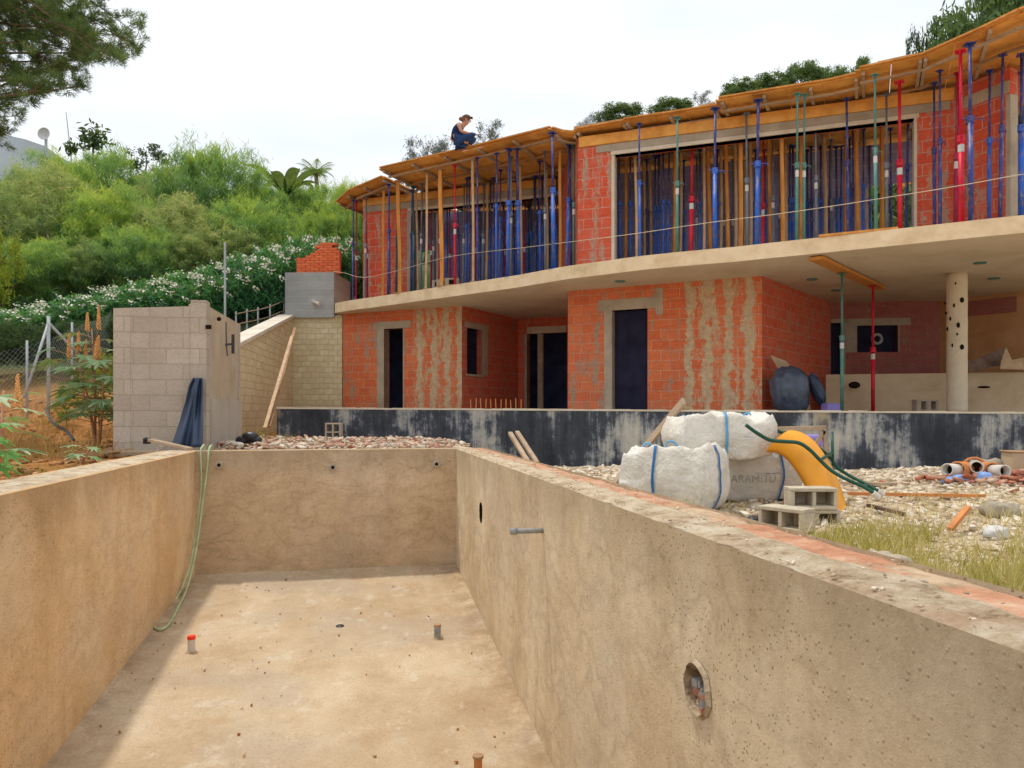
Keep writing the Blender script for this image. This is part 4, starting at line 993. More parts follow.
bm=bmesh.new(); bm.from_mesh(sb.data); bmesh.ops.remove_doubles(bm,verts=bm.verts,dist=1e-4); bmesh.ops.recalc_face_normals(bm,faces=bm.faces); bm.to_mesh(sb.data); bm.free()
for px,py in ((812,279),(836,290),(980,262.5),(994,278),(620,281)):
    c=Pz(px,py,SB); m=MB(); m.tube([(c.x,c.y,SB-.02),(c.x,c.y,SB+.01)],.11,14); m.obj('ceiling_box','prop_green',house)
# round column
c=Pz(957,273,SB); col_=MB(); rs=.182
pts=[];rr=[]
for i in range(26): pts.append((c.x,c.y,TZ+(SB-TZ)*i/25)); rr.append(rs*(1+.012*math.sin(i*1.7)))
col_.tube(pts,rr,28); cc=col_.obj('column','slab_soffit',house,True)
m=MB()
for k,(px,py) in enumerate(((950,302),(956,305),(962,300),(951,312),(954,318),(959,325),(958,334),(955,345),(962,347),(957,283),(953,328))):
    q=P(px,py,c.y-rs); q.y=c.y-math.sqrt(max(.0001,rs*rs-(q.x-c.x)**2))-.001
    m=MB(); m.ball(q,.022+.02*(k%3)/2,6,0,(1,.25,1.3)); m.obj('blowhole','hole_dark',cc)
# upper floor walls
L0=P(363,0,20.7);L1=P(408,0,20.0);L2=Vector((1.2,18.75,0)); M0=(1.41,16.04); M1=(7.41,13.82); M2=(8.03,13.55); M3=(8.45,12.72)
ul=lambda px:uat(L0,L2,px)
mb=MB(); wall(mb,L0,L2,ST,5.84,.22,[(ul(411),ul(561),ST-1,5.38)]); mb.obj('wall','brick_upper',house)
mb=MB(); wall(mb,L2,M0,ST,5.84,.22); mb.obj('wall','brick_upper',house)
um=lambda px:uat(M0,M2,px)
mb=MB(); wall(mb,M0,M2,ST,5.84,.22,[(um(614),um(915),ST-1,5.38)]); mb.obj('wall','brick_upper',house)
mb=MB(); wall(mb,M2,M3,ST,5.84,.22); mb.obj('wall','brick_upper',house)
mb=MB(); wall(mb,(M3[0]+.02,M3[1]+.4),(12.5,11.9),ST,5.84,.22,[(.12,3.9,ST-1,5.38)]); mb.obj('wall','brick_upper',house)
mb=MB(); wall(mb,(L0[0],26.2),L0,ST,5.84,.22); mb.obj('wall','brick_upper',house)
def ringbeam(p0,p1,ua,ub,z0,z1,mat,proud=.02):
    m=MB(); framebox(p0,p1,ua,ub,z0,z1,.2,proud,m); m.obj('ring_beam',mat,house,bevel=.008)
LL=(Vector(L2[:2])-Vector(L0[:2])).length; ML=(Vector(M2)-Vector(M0)).length
ringbeam(L0,L2,ul(408),LL-.02,5.38,5.46,'jamb_light',.03); ringbeam(L0,L2,.02,LL-.02,5.463,5.64,'concrete',.02); ringbeam(L0,L2,.02,LL-.02,5.643,5.84,'ply_orange',.05)
ringbeam(M0,M2,um(611),ML-.6,5.38,5.46,'jamb_light',.03); ringbeam(M0,M2,um(596),ML-.1,5.463,5.62,'concrete',.02); ringbeam(M0,M2,.03,ML-.04,5.623,5.84,'ply_orange',.05)
ringbeam(M2,M3,.05,.92,5.41,5.62,'jamb',.015)
for p0,p1,ua,ub in ((M0,M2,um(611.5),um(614.5)),(M0,M2,um(914),um(917)),(L0,L2,ul(407),ul(412)),(M2,M3,.86,.94)):
    m=MB(); framebox(p0,p1,ua,ub,ST,5.38,.2,.008,m); m.obj('jamb','jamb_light' if p0 is M0 else 'jamb',house)
# shade-tinted partitions inside with back openings
o=Vector((M2[0]-M0[0],M2[1]-M0[1])).normalized(); nn=Vector((-o.y,o.x))*2.7
pA=Vector(M0)+nn-o*.6; pB=Vector(M2)+nn+o*4.5
mb=MB(); wall(mb,pA,pB,ST,5.84,.12,[(uat(pA,pB,866),uat(pA,pB,912),ST-1,4.98)]); mb.obj('partition','shade_blue_partition',house)
mb=MB(); wall(mb,(-4.2,22.3),(1.6,21.6),ST,5.84,.12,[(uat((-4.2,22.3),(1.6,21.6),417),uat((-4.2,22.3),(1.6,21.6),434),ST-1,4.75)]); mb.obj('partition','shade_blue_partition',house)
mb=MB(); wall(mb,(1.62,21.6),(1.3,18.9),ST,5.84,.12); mb.obj('partition','shade_blue_partition',house)

# ------------------------------------------------------------------ terrace, retaining walls, hut
mb=MB(); W0=(-4.14,13.2); W1=(13.0,10.6)
mb.prism([(W0[0]+.02,W0[1]+.1),(W1[0],W1[1]+.1),(14,14),(14,26),(-4.9,26),(-4.9,20.9)],-.3,TZ); tag(mb.obj('terrace','terrace'),kind='structure')
def zt(x): return np.interp(x,[-4.14,7.78,13],[.045,-.035,-.05])
mb=MB(); a=along(W0,W1,0); b=along(W0,W1,17.3); c=along(W0,W1,17.3,.3); d=along(W0,W1,0,.3)
mb.hexa([(q.x,q.y,-1.6) for q in (a,b,c,d)],[(q.x,q.y,zt(q.x)) for q in (a,b,c,d)])
bw=thing('retaining_wall','long low wall smeared with black bitumen in front of the house terrace','wall')
mb.obj('wall','bitumen',bw)
mb=MB(); n=90
for i in range(n):
    a=along(W0,W1,17.3*i/n,-.012); b=along(W0,W1,17.3*(i+1)/n,-.012); c=along(W0,W1,17.3*(i+1)/n,.3); d=along(W0,W1,17.3*i/n,.3); j=random.uniform(0,.012)
    mb.hexa([(q.x,q.y,zt(q.x)-.008) for q in (a,b,c,d)],[(q.x,q.y,zt(q.x)+.016+j) for q in (a,b,c,d)])
mb.obj('wall_cap','jamb_light',bw)
# terrace side wall from black wall back to stone wall
mb=MB(); wall(mb,(-4.9,20.7),W0,-1.5,.03,.25); mb.obj('wall','tan_wall',bw)
# stone retaining wall
sw=thing('stone_wall','tall cream stone retaining wall with pale sloping coping left of the house','wall')
S0=P(250,0,15.0); S1=P(293,0,21.0); S2=(-4.74,20.95)
mb=MB(); a=Vector((S0.x-.06,13.4)); 
def sl4(p,q,th): 
    t_=(q-p).normalized(); n_=Vector((-t_.y,t_.x))*th; return p,q,q+n_,p+n_
p_=Vector((S0.x+.1,13.2)); q_=Vector((S1.x,21.0)); aa=sl4(p_,q_,.3)
zz=(.95,2.62,2.62,.95)
mb.hexa([(v.x,v.y,-1.5) for v in aa],[(v.x,v.y,z) for v,z in zip(aa,zz)]); mb.obj('wall','stone_wall',sw)
mb=MB(); bb=[aa[0]-(aa[3]-aa[0])*.15,aa[1]-(aa[2]-aa[1])*.15,aa[2]+(aa[2]-aa[1])*.2,aa[3]+(aa[3]-aa[0])*.2]
mb.hexa([(v.x,v.y,z+.003) for v,z in zip(bb,zz)],[(v.x,v.y,z+.09) for v,z in zip(bb,zz)]); mb.obj('coping','coping',sw,bevel=.01)
mb=MB(); wall(mb,(S1.x+.0,21.0),S2,-1.5,2.68,.3); mb.obj('wall','stone_wall',sw)
# grey block parapet
pa0=P(285,0,20.9); pa1=P(334,0,20.85)
pw=thing('block_parapet','grey concrete block parapet on the stone wall under the red brick stack','wall')
mb=MB(); wall(mb,pa0,pa1,2.60,3.86,.2); wall(mb,pa1,(pa1.x+.1,22.5),2.69,3.86,.2); mb.obj('wall','block_grey',pw)
m=MB(); c=P(316,304,20.8); m.tube([(c.x-.12,c.y+.1,c.z+.1),(c.x+.12,c.y-.12,c.z-.02)],.05,10); m.obj('drain_pipe','pipe_white',pw)
# red brick stack with stepped top, real courses
bs=MB(); x0=P(297,0,21.0).x; x1=P(340,0,21.0).x
top=lambda x:(HY-np.interp(CX+x/21*FL,[297,301,307,312,318,319,333,334,337,340],[258,257,254,252,250,244,243,247,249,252]))/FL*21
z=3.864; r_=0
while z<4.8:
    x=x0-(.12 if r_%2 else 0)
    while x<x1:
        xa=max(x,x0); xb=min(x+.245,x1)
        if xb-xa>.04 and z+.065<top((xa+xb)/2)+.02: bs.box(((xa+xb)/2,21.06+random.uniform(-.008,.008),z+.032),(xb-xa-.008,.22,.064))
        x+=.25
    z+=.07; r_+=1
tag(bs.obj('brick_stack','ply_orange' if False else 'small_brick'),'stepped stack of bright red bricks on the grey block parapet','brick stack')
# block hut
hut=thing('block_hut','square grey brown concrete block pump hut at the far left pool corner','hut')
H0=Vector((-5.04,9.48)); H1=Vector((-3.97,9.70)); H2=Vector((-4.40,12.15)); H3=H0+(H2-H1)
mb=MB(); n=0
a,b=H0,H1
for (p,q,za,zb,mt) in ((H0,H1,1.30,1.36,0),(H1,H2,1.38,1.40,1),(H2,H3,1.4,1.4,0),(H3,H0,1.4,1.30,0)):
    t_=(q-p).normalized(); n_=Vector((-t_.y,t_.x))*.2; L=(q-p).length
    u0=p if mt!=1 else p; qs=[u0,q,q+n_,u0+n_]
    mb.hexa([(v.x,v.y,-1.6) for v in qs],[(qs[0].x,qs[0].y,za),(qs[1].x,qs[1].y,zb),(qs[2].x,qs[2].y,zb),(qs[3].x,qs[3].y,za)],mt) if mt!=0 or p is not H0 else mb.hexa([(v.x,v.y,-1.6) for v in qs],[(qs[0].x,qs[0].y,za),(qs[1].x,qs[1].y,zb),(qs[2].x,qs[2].y,zb),(qs[3].x,qs[3].y,za)],0)
mb.obj('wall',['block_wall','render_tan'],hut)
# raised corner pillar, render patch, cap course, roof slab, plinth, fittings
mb=MB(); r0=(H1-H0).normalized(); dd=(H2-H1).normalized()
def hb(mbx,c,w,d,z0,z1,mi=0):   # box aligned with hut; c=front-left corner offset (along r0, along dd)
    o_=H0+r0*c[0]+dd*c[1]; q=[o_,o_+r0*w,o_+r0*w+dd*d,o_+dd*d]
    mbx.hexa([(v.x,v.y,z0) for v in q],[(v.x,v.y,z1) for v in q],mi)
Lh=(H1-H0).length
hb(mb,(Lh-.17,-.02),.19,.22,-1.6,1.43); mb.obj('corner_pillar','block_wall',hut)
mb=MB(); hb(mb,(Lh+.002,.28),.02,2.2,-1.2,.17); mb.obj('render_patch','render_patch',hut)
mb=MB(); hb(mb,(.2,.2),Lh-.4,2.1,1.15,1.3); mb.obj('roof_slab','concrete',hut)
mb=MB(); hb(mb,(-.06,-.16),Lh*.55,.16,-1.3,-.5); mb.obj('plinth','render_tan',hut,bevel=.015)
mb=MB(); c=P(233,344,11.0); e=c+Vector((.02,-.02,0)); mb.beam(c+Vector((.0,0,-.14)),c+Vector((0,0,.14)),.035,.035); mb.beam(c,c+Vector((-.16,-.05,-.02)),.03,.03); mb.obj('meter_bracket','steel_dark',hut)
mb=MB(); c=P(208.5,327,9.66); mb.box((c.x,c.y+.0,c.z),(.06,.05,.05)); mb.obj('opening','hole_dark',hut)
c=P(219,319,10.2); mb=MB(); mb.ball(c,.03,6); mb.obj('pipe_end','hole_dark',hut)
mb=MB(); mb.tube([P(226,322,10.6),P(226.5,345,10.6),P(227.5,356,10.6)],.008,5); mb.obj('cable','steel_dark',hut)
# tarp: draped sheet leaning
tp=MB(); vs=[];fs=[]; n=14; mrow=16
for i in range(mrow+1):
    f=i/mrow; py=378+(447-378)*f; xl=np.interp(f,[0,.1,.35,.7,1],[194,190,186,178,171]); xr=202
    for j in range(n+1):
        g=j/n; px=xl+(xr-xl)*g; Yd=9.58-.42*f+.05*math.sin(g*9+f*3)+.03*math.sin(g*17)
        vs.append(P(px,py,Yd))
for i in range(mrow):
    for j in range(n): a=i*(n+1)+j; fs.append((a,a+n+1,a+n+2,a+1))
tp.add(vs,fs); o=tp.obj('tarpaulin','tarp',None,True); so_=o.modifiers.new('solid','SOLIDIFY'); so_.thickness=.012
tag(o,'dark blue black sheet draped and leaning against the block hut corner','tarpaulin')
a=P(150,440,9.0); b=P(190,449,8.75); mb=MB(); mb.beam(a,b,.09,.035); tag(mb.obj('timber_board','scrap_wood',bevel=.004),'short board lying on the pool rim below the dark sheet','board')
c=P(147,441,9.0); mb=MB(); mb.box(c,(.06,.09,.07)); mb.ball(c+Vector((0,-.03,.02)),.03,6); tag(mb.obj('black_fitting','black_plastic',bevel=.006),'small black fitting at the end of the board by the hut','fitting')
mb=MB()
for k in range(3):
    a_=P(151+k*5,446,8.95); b_=P(150+k*5,463,8.95); 
mb.tube([P(160,446,9.0),P(157,458,9.02)],.03,8); tag(mb.obj('short_tube','pipe_white'),'pale short tube leaning under the board beside the hut','tube')

# black and white bundle behind the end wall
o=thing('rubbish_bundle','black and white plastic rubbish bundle behind the far pool wall','rubbish')
m=MB(); 
for k,(px,py,r) in enumerate(((243,440,.085),(250,437,.10),(256,440,.07))): m.ball(P(px,py,10.2),r,8,0,(1.2,.8,.75))
m.obj('black_sheet','black_plastic',o,True)
m=MB()
for px,py,r in ((237,445,.07),(229,447,.06),(258,444,.05)): m.ball(P(px,py,10.1),r,8,0,(1.5,.8,.6))
m.obj('white_bag','sack',o,True)
# hollow brick on end against black wall; loose stick pairs; planks
m=MB(); c=P(334,432,12.55); 
for dx in(-.13,.0,.13): m.box((c.x+dx*.9,c.y,c.z),(.025,.18,.30))
for dz in(-.14,0,.14): m.box((c.x,c.y,c.z+dz),(.262,.175,.022))
tag(m.obj('hollow_brick','jamb',bevel=.003),'hollow brick standing on end against the black wall','brick')
for i,(pa_,pb_) in enumerate((((295,328),(269,427)),((292,336),(265,428)))):
    m=MB(); m.beam(P(pa_[0],pa_[1],18.4 if i==0 else 17.2),P(pb_[0],pb_[1],13.9 if i==0 else 13.75),.03,.07,up=(1,0,0)); tag(m.obj('leaning_plank','timber_brown' if i==0 else 'timber_pale',bevel=.004),('longer orange plank leaning on the stone wall left of the black wall','shorter pale plank leaning on the stone wall under the orange one')[i],'plank')
for i,(pa_,pb_) in enumerate((((510,433),(528,462)),((517,432),(537,463)))):
    m=MB(); m.beam(P(pa_[0],pa_[1],12.3),P(pb_[0],pb_[1],11.3),.07,.05); tag(m.obj('leaning_batten','scrap_wood',bevel=.004),('left one of two pale battens leaning on the black wall','right one of two pale battens leaning on the black wall')[i],'batten')
m=MB(); m.beam(P(684,401,7.6),P(641,452,8.0),.11,.03,up=(1,0,0)); tag(m.obj('leaning_plank','scrap_wood',bevel=.004),'pale plank with bolt holes leaning on the left white sacks','plank')
m=MB(); m.beam(P(625,470,7.2),P(612,487,7.1),.06,.03); tag(m.obj('leaning_batten','scrap_wood'),'short grey batten lying left of the white sacks','batten')
# starter bars on terrace
m0=MB(); ob=thing('starter_bars','row of thin vertical steel rebar ends in front of the recessed doorway','rebar')
for k in range(11):
    a=P(471+k*5.0,409,14.5); m=MB(); m.tube([a,a+Vector((random.uniform(-.01,.01),0,.19+random.uniform(-.02,.02)))],.009,5); m.obj('bar','clay_pipe',ob)

# low tan wall in the porch
lw=thing('porch_wall','low tan rendered wall behind the round column','wall')
q0=P(826,0,16.9); q1=P(1075,0,15.6)
mb=MB(); wall(mb,q0,q1,TZ,.82,.25); mb.obj('wall','tan_wall',lw)
mb=MB(); c=P(855,385,16.5); mb.ball((c.x,c.y+.03,c.z),.11,7,0,(1.2,.6,.7)); mb.obj('gap','hole_dark',lw)
mb=MB(); c=P(986,387,15.75); mb.ball((c.x,c.y+.07,c.z),.09,7,0,(1.6,.6,.3)); mb.obj('gap','hole_dark',lw)
c=P(925,405.5,15.4); m=MB()
for dx in (-.2,0,.2): m.box((c.x+dx,c.y,c.z),(.045,.2,.24))
for dz in (-.1,.1): m.box((c.x,c.y,c.z+dz),(.44,.195,.035))
tag(m.obj('hollow_block','concrete',bevel=.004),'hollow block with two dark cells on the terrace left of the column','block')
# cardboard lying on low wall
m=MB(); Y=15.9
for quad in ([(968,362),(1006,347),(1010,363),(970,372)],): m.add([P(px,py,Y+dy) for (px,py),dy in zip(quad,(0,.3,.1,-.1))]+[P(px,py,Y+dy+.04) for (px,py),dy in zip(quad,(0,.3,.1,-.1))],[(0,1,2,3),(7,6,5,4),(0,4,5,1),(1,5,6,2),(2,6,7,3),(3,7,4,0)])
tag(m.obj('cardboard_box','bark'),'dark brown sheet resting on the low porch wall right of the column','sheet')
m=MB(); quad=[(1006,347),(1012,360),(1030,356),(1030,370),(1000,369),(1001,362)]
m.add([P(px,py,15.7) for px,py in quad]+[P(px,py,15.75) for px,py in quad],[tuple(range(6)),tuple(range(11,5,-1))]+[(i,(i+1)%6,6+(i+1)%6,6+i) for i in range(6)])
tag(m.obj('cardboard_box','cardboard'),'pale torn cardboard on the low porch wall at the right edge','cardboard')

# rubbish bags and cardboard leaning on return wall
def blob(c,sz,seed,mat,name,parent=None,amp=.12,n=18,rz=0,loc=None):
    m=MB(); vs=[];fs=[]
    for i in range(n+1):
        th=math.pi*i/n
        for k in range(2*n):
            a=math.pi*k/n; d=Vector((math.sin(th)*math.cos(a),math.sin(th)*math.sin(a),math.cos(th)))
            f=1+amp*mnoise.noise(d*2.2+Vector((seed,0,0)))+amp*.5*mnoise.noise(d*6+Vector((0,seed,0)))+amp*.45*abs(mnoise.noise(Vector((d.x*9,d.y*9,d.z*4+seed))))
            dd_=Vector([math.copysign(abs(x)**.75,x) for x in d]); vs.append(Vector((dd_.x*sz[0]/2,dd_.y*sz[1]/2,dd_.z*sz[2]/2))*f)
    w_=2*n
    for i in range(n):
        for k in range(w_): fs.append((i*w_+k,(i+1)*w_+k,(i+1)*w_+(k+1)%w_,i*w_+(k+1)%w_))
    m.add(vs,fs); o=m.obj(name,mat,parent,True); o.location=c; o.rotation_euler=(0,0,rz); return o
c=P(790,392,14.7); o=blob((c.x,c.y,.38),(.72,.55,.92),3,'rubbish_bag','rubbish_sack',None,.2); o.rotation_euler=(0,R(-8),.3); tag(o,'large bulging dark grey plastic sack leaning against the porch return wall','sack')
c=P(817,383,15.0); o=blob((c.x,c.y,.42),(.22,.24,.66),8,'tarp','rubbish_sack',None,.2); o.rotation_euler=(0,R(-22),0); tag(o,'small dark blue sack right of the large grey sack','sack')
m=MB(); q=[(770,355),(786,361),(796,372),(806,388),(811,412),(796,412),(780,372)]
vs=[P(px,py,15.0) for px,py in q]; vs2=[v+Vector((.02,.03,0)) for v in vs]; k=len(q)
m.add(vs+vs2,[tuple(range(k)),tuple(range(2*k-1,k-1,-1))]+[(i,(i+1)%k,k+(i+1)%k,k+i) for i in range(k)]); tag(m.obj('cardboard_sheet','cardboard'),'torn brown cardboard standing behind the large dark sack','cardboard')
c=P(831,407,14.6); m=MB(); m.box((c.x,c.y,TZ+.09),(.3,.22,.17),.2); m.box((c.x,c.y,TZ+.185),(.26,.18,.02),.25); tag(m.obj('lilac_package','lilac',bevel=.02),'small lilac package on the terrace beside the green prop','package')

# ------------------------------------------------------------------ props
HP=2.85
def make_prop(mat, H=HP, k=0):
    o=thing('steel_prop','','steel prop')
    r=.031; hm=H*(.5+.04*k)
    m=MB(); m.tube([(0,0,.006),(0,0,hm)],r,10); m.obj('outer_tube',mat,o,True)
    m=MB(); m.tube([(0,0,hm),(0,0,H-.006)],.019,10); m.obj('inner_tube',mat if k%2 else 'prop_navy' if mat=='prop_blue' else mat,o,True)
    m=MB(); m.box((0,0,.004),(.13,.13,.008)); m.obj('base_plate',mat,o)
    m=MB(); m.box((0,0,H-.004),(.12,.11,.008))
    m.box((0,.0,H-.03),(.09,.012,.045)); m.obj('head_plate','prop_navy' if 'blue' in mat else mat,o)
    m=MB(); m.tube([(0,0,hm-.06),(0,0,hm+.05)],.042,10); m.tube([(.04,0,hm),(.12,-.02,hm-.01),(.13,-.02,hm-.06)],.008,5); m.tube([(-.04,0,hm),(-.09,-.02,hm+.02)],.008,5); m.obj('collar',mat,o)
    if k<2:
        m=MB(); m.tube([(0,0,hm-.22),(0,0,hm-.10)],r+.003,10); m.obj('sticker','label_white',o)
    cache(o); return o
def make_post(mat,H=HP,w=.085):
    o=thing('timber_prop','','timber prop'); m=MB()
    n=7; prev=None
    for i in range(n):
        z0_=H*i/n; z1_=H*(i+1)/n; j=lambda q:(.008*math.sin(q*2.1+w*90),.008*math.cos(q*1.7))
        a=j(z0_); b=j(z1_); h=w/2*(1-.08*(i%2)); h2=w/2*(1-.08*((i+1)%2))
        m.add([(a[0]-h,a[1]-h,z0_),(a[0]+h,a[1]-h,z0_),(a[0]+h,a[1]+h,z0_),(a[0]-h,a[1]+h,z0_),(b[0]-h2,b[1]-h2,z1_),(b[0]+h2,b[1]-h2,z1_),(b[0]+h2,b[1]+h2,z1_),(b[0]-h2,b[1]+h2,z1_)],[(0,1,5,4),(1,2,6,5),(2,3,7,6),(3,0,4,7)]+([(3,2,1,0)] if i==0 else [])+([(4,5,6,7)] if i==n-1 else []))
    m.obj('post',mat,o); m=MB(); m.box((0,0,H-.02),(.12,.10,.03)); m.obj('head_block','timber_brown',o); m=MB(); m.box((0,0,.012),(.14,.14,.022)); m.obj('base_block','timber_brown',o)
    cache(o); return o
PR={}
for c_,mt in (('b','prop_blue'),('n','prop_navy'),('r','prop_red'),('c','prop_crimson'),('g','prop_green'),('s','prop_grey'),('t','prop_teal')): PR[c_]=[make_prop(mt,k=(hash(c_)*0+ord(c_))%3),False]
PR['o']=[make_post('timber_orange',w=.066),False]; PR['w']=[make_post('timber_pale',w=.056),False]
CN={'b':'bright blue steel prop','n':'navy steel prop','r':'bright red steel prop','c':'crimson steel prop','g':'green steel prop','s':'grey steel prop','t':'teal steel prop','o':'orange timber prop','w':'pale timber prop'}
PL_=[(352.7,200,'n'),(356,201,'c'),(365,197,'s'),(367.5,198,'c'),(372.5,200,'n'),(382.5,190,'o'),(388,192,'n'),(400,176,'O'),(407,198,'n'),(414,187,'t'),(418,190,'w'),(426,172,'w'),(431,194,'c'),(437,196,'w'),(442,160,'O'),(439.5,178,'c'),(455,162,'r'),(459,190,'n'),(469,177,'n'),(473.5,152,'w'),(477.6,158,'n'),(486,183,'w'),(491,197,'b'),(496,153,'b'),(499.5,170,'b'),(503,188,'n'),(507.5,143,'B'),(510.5,157,'s'),(516,178,'n'),(519,149,'B'),(521.5,165,'w'),(527,190,'b'),(532,187,'b'),(536,176,'n'),(540,161,'b'),(543,178,'b'),(545.5,151,'s'),(547.5,170,'w'),(553.5,133,'B'),(560,150,'o'),(567,145,'b'),(571,147,'n'),(574,145,'g'),(577,145,'n'),
(625,155,'o'),(637,139,'w'),(640,124,'b'),(644.5,161,'w'),(651,162,'w'),(658.6,156,'b'),(663,148,'b'),(673.6,149,'o'),(677,117.6,'g'),(680,152,'w'),(690.7,130,'R'),(704,145,'w'),(710,150,'o'),(714.6,109,'B'),(720.5,150,'w'),(728,143,'o'),(736,143,'w'),(740.4,125,'o'),(747.4,113,'s'),(751,141,'w'),(756.8,100,'B'),(762.7,139,'r'),(770,139,'o'),(773.5,136,'s'),(783,117.5,'o'),(786,145,'w'),(796.7,94,'g'),(800.5,127,'o'),(803.7,94,'g'),(816.6,110,'s'),(826.4,135,'w'),(832,140,'s'),(845,136,'o'),(848.5,98,'n'),(853,128,'n'),(857.5,122,'o'),(863,128,'b'),(876,75,'g'),(881.5,126,'o'),(887,94,'s'),(891.5,128,'n'),(900,82.5,'R'),(906,104,'n'),(934.6,82.5,'n'),(940,71,'n'),(951,91,'n'),(955,74,'c'),(957.5,84,'c'),(961.5,50,'R'),(964.5,96,'w'),(971,44,'N'),(989,71,'b'),(1000,55,'n'),(1017,73,'b'),(1021,55,'B'),(1034,60,'n'),(1046,48,'r')]
ORD0=['first','second','third','fourth','fifth','sixth','seventh','eighth','ninth','tenth','eleventh','twelfth','thirteenth','fourteenth','fifteenth','sixteenth','seventeenth','eighteenth','nineteenth','twentieth']
random.seed(21)
for px in [389.5,396,411,420.5,434,446,450,463,466,475,480,483,489,494,505,514,524,529.5,534.5,538,549.5,556]: PL_.append((px,random.choice((178,184,190,194,198)),random.choice('bbbncts')))
for px in [620,630,648,655,667,684,697,700,717,724,732,744,754,766,780,790,793,808,812,821,829,838,841,850,867,871]: PL_.append((px,random.choice((150,156,160)) if px<760 else random.choice((138,146,150)),random.choice('bbnbbws')))
PL_.sort(key=lambda q:q[0])
ORD=ORD0+['%s'%(t_+u_) for t_ in ('twenty ','thirty ') for u_ in ORD0[:9]]+['fortieth']*9
cnt={}
for px,yt,c_ in PL_:
    big=c_.isupper(); c_=c_.lower()
    Y=max(FL*5.82/(HY-yt),slabY(px)+.10)
    zone='left bay' if px<580 else ('middle opening' if px<800 else ('opening right half' if px<915 else 'right end bay'))
    k=(c_,zone); cnt[k]=cnt.get(k,0)+1
    lb='%s, %s of its colour from the left in the %s'%(CN[c_],ORD[cnt[k]-1],zone)
    X=(px-CX)/FL*Y; o,used=PR[c_]
    rz=random.uniform(-1.2,1.2) if c_ not in 'ow' else random.uniform(-.2,.2)
    grp='timber props under the roof shuttering' if c_ in 'ow' else 'steel props under the roof shuttering'
    if used: o=dup(o,(X,Y,ST+.002),rz,lb,grp)
    else: PR[c_][1]=True; o.location=(X,Y,ST+.002); o['label']=lb; o['group']=grp
    o.rotation_euler=(R(random.uniform(-.8,.8)),R(random.uniform(-.9,.9)),rz)
    sxy=1.4 if big else random.uniform(.92,1.05)
    o.scale=(sxy,sxy,1)
# the two lone props with plank under the slab
pk=P(842,275,14.0); 
g=dup(PR['g'][0],(P(842,0,14.2).x,14.2,TZ+.002),.4,'green steel prop under the porch ceiling plank','props under the porch ceiling',(1.1,1.1,(2.60-TZ)/HP))
g=dup(PR['r'][0],(P(873,0,15.6).x,15.6,TZ+.002),.9,'red steel prop under the porch ceiling plank','props under the porch ceiling',(1.25,1.25,(2.60-TZ)/HP))
a=P(816,260,13.0); b=Vector((P(880,0,16.2).x,16.2,2.65)); a.z=2.65; m=MB(); m.beam(a,b,.24,.06); tag(m.obj('ceiling_plank','timber_orange',bevel=.005),'orange plank pressed against the porch ceiling by two props','plank')

# rope along slab
rp=[(333,271.5),(345,273),(364,277.5),(400,270),(450,256.5),(520,248),(590,239.5),(640,233),(710,222.5),(770,215),(830,206.5),(890,197),(940,189),(980,182),(1024,174),(1080,166)]
pts=[P(px,py,slabY(px)+.02) for px,py in rp]; m=MB(); m.tube(spline(pts,3),.006,5); tag(m.obj('safety_rope','rope',None,True),'thin pale rope strung across the props above the slab edge','rope')
# clutter on slab left: cement blocks
for i,(px,py,w_) in enumerate(((443,282,.3),(452,277,.34),(437,285,.22))):
    Y=slabY(px)+.25; m=MB(); X=(px-CX)/FL*Y; m.box((X,Y,ST+.1),(w_,.2,.19)); m.box((X,Y-.101,ST+.1),(w_*.4,.006,.11),mi=1); tag(m.obj('concrete_block',['concrete','hole_dark'],bevel=.006),('middle grey block on the slab edge in the left bay','right grey block with a dark cell on the slab edge in the left bay','left small grey block on the slab edge in the left bay')[i],'block')
m=MB(); a=P(632,259,14.9); b=P(716,246,14.2); a.z=ST+.03; b.z=ST+.03; m.beam(a,b,.12,.04); tag(m.obj('timber_board','scrap_wood'),'grey board lying on the slab edge under the blue props','board')
m=MB(); a=Pz(822,236,ST); b=Pz(902,228,ST); m.beam(a+Vector((0,.12,.02)),b+Vector((0,.12,.02)),.14,.035); tag(m.obj('timber_board','timber_orange'),'orange board lying on the slab edge below the back opening','board')

# ------------------------------------------------------------------ roof shuttering deck
DZ=5.96
nrm=Vector((.43,.903))
def Dp(px,py,z=DZ): v=Pz(px,py,z); return Vector((v.x,v.y))
SECT=[([(338,202),(350,191),(383,177)],'lowest leftmost section of the orange roof shuttering at the house corner',0,5),
      ([(381,168.5),(470,148),(551,128)],'large left section of the roof shuttering carrying the seated worker',.0,6.2),
      ([(551,128.6),(562,132),(576,133)],'narrow recessed section of the roof shuttering before the brick pier',-.03,6),
      ([(575,130),(626,121)],'short section of the roof shuttering above the brick pier',0,6),
      ([(624,120),(672,113),(718,106)],'section of the roof shuttering above the middle blue props',.01,6),
      ([(719,99),(774,90),(830,81),(859,74)],'section of the roof shuttering that steps forward above the green props',.0,7),
      ([(860,69),(893,62),(924,55)],'section of the roof shuttering before the steep right end',.01,7),
      ([(923,55.5),(985,28),(1020,11),(1075,-8)],'rising right end section of the roof shuttering cut by the photo edge',.0,8)]
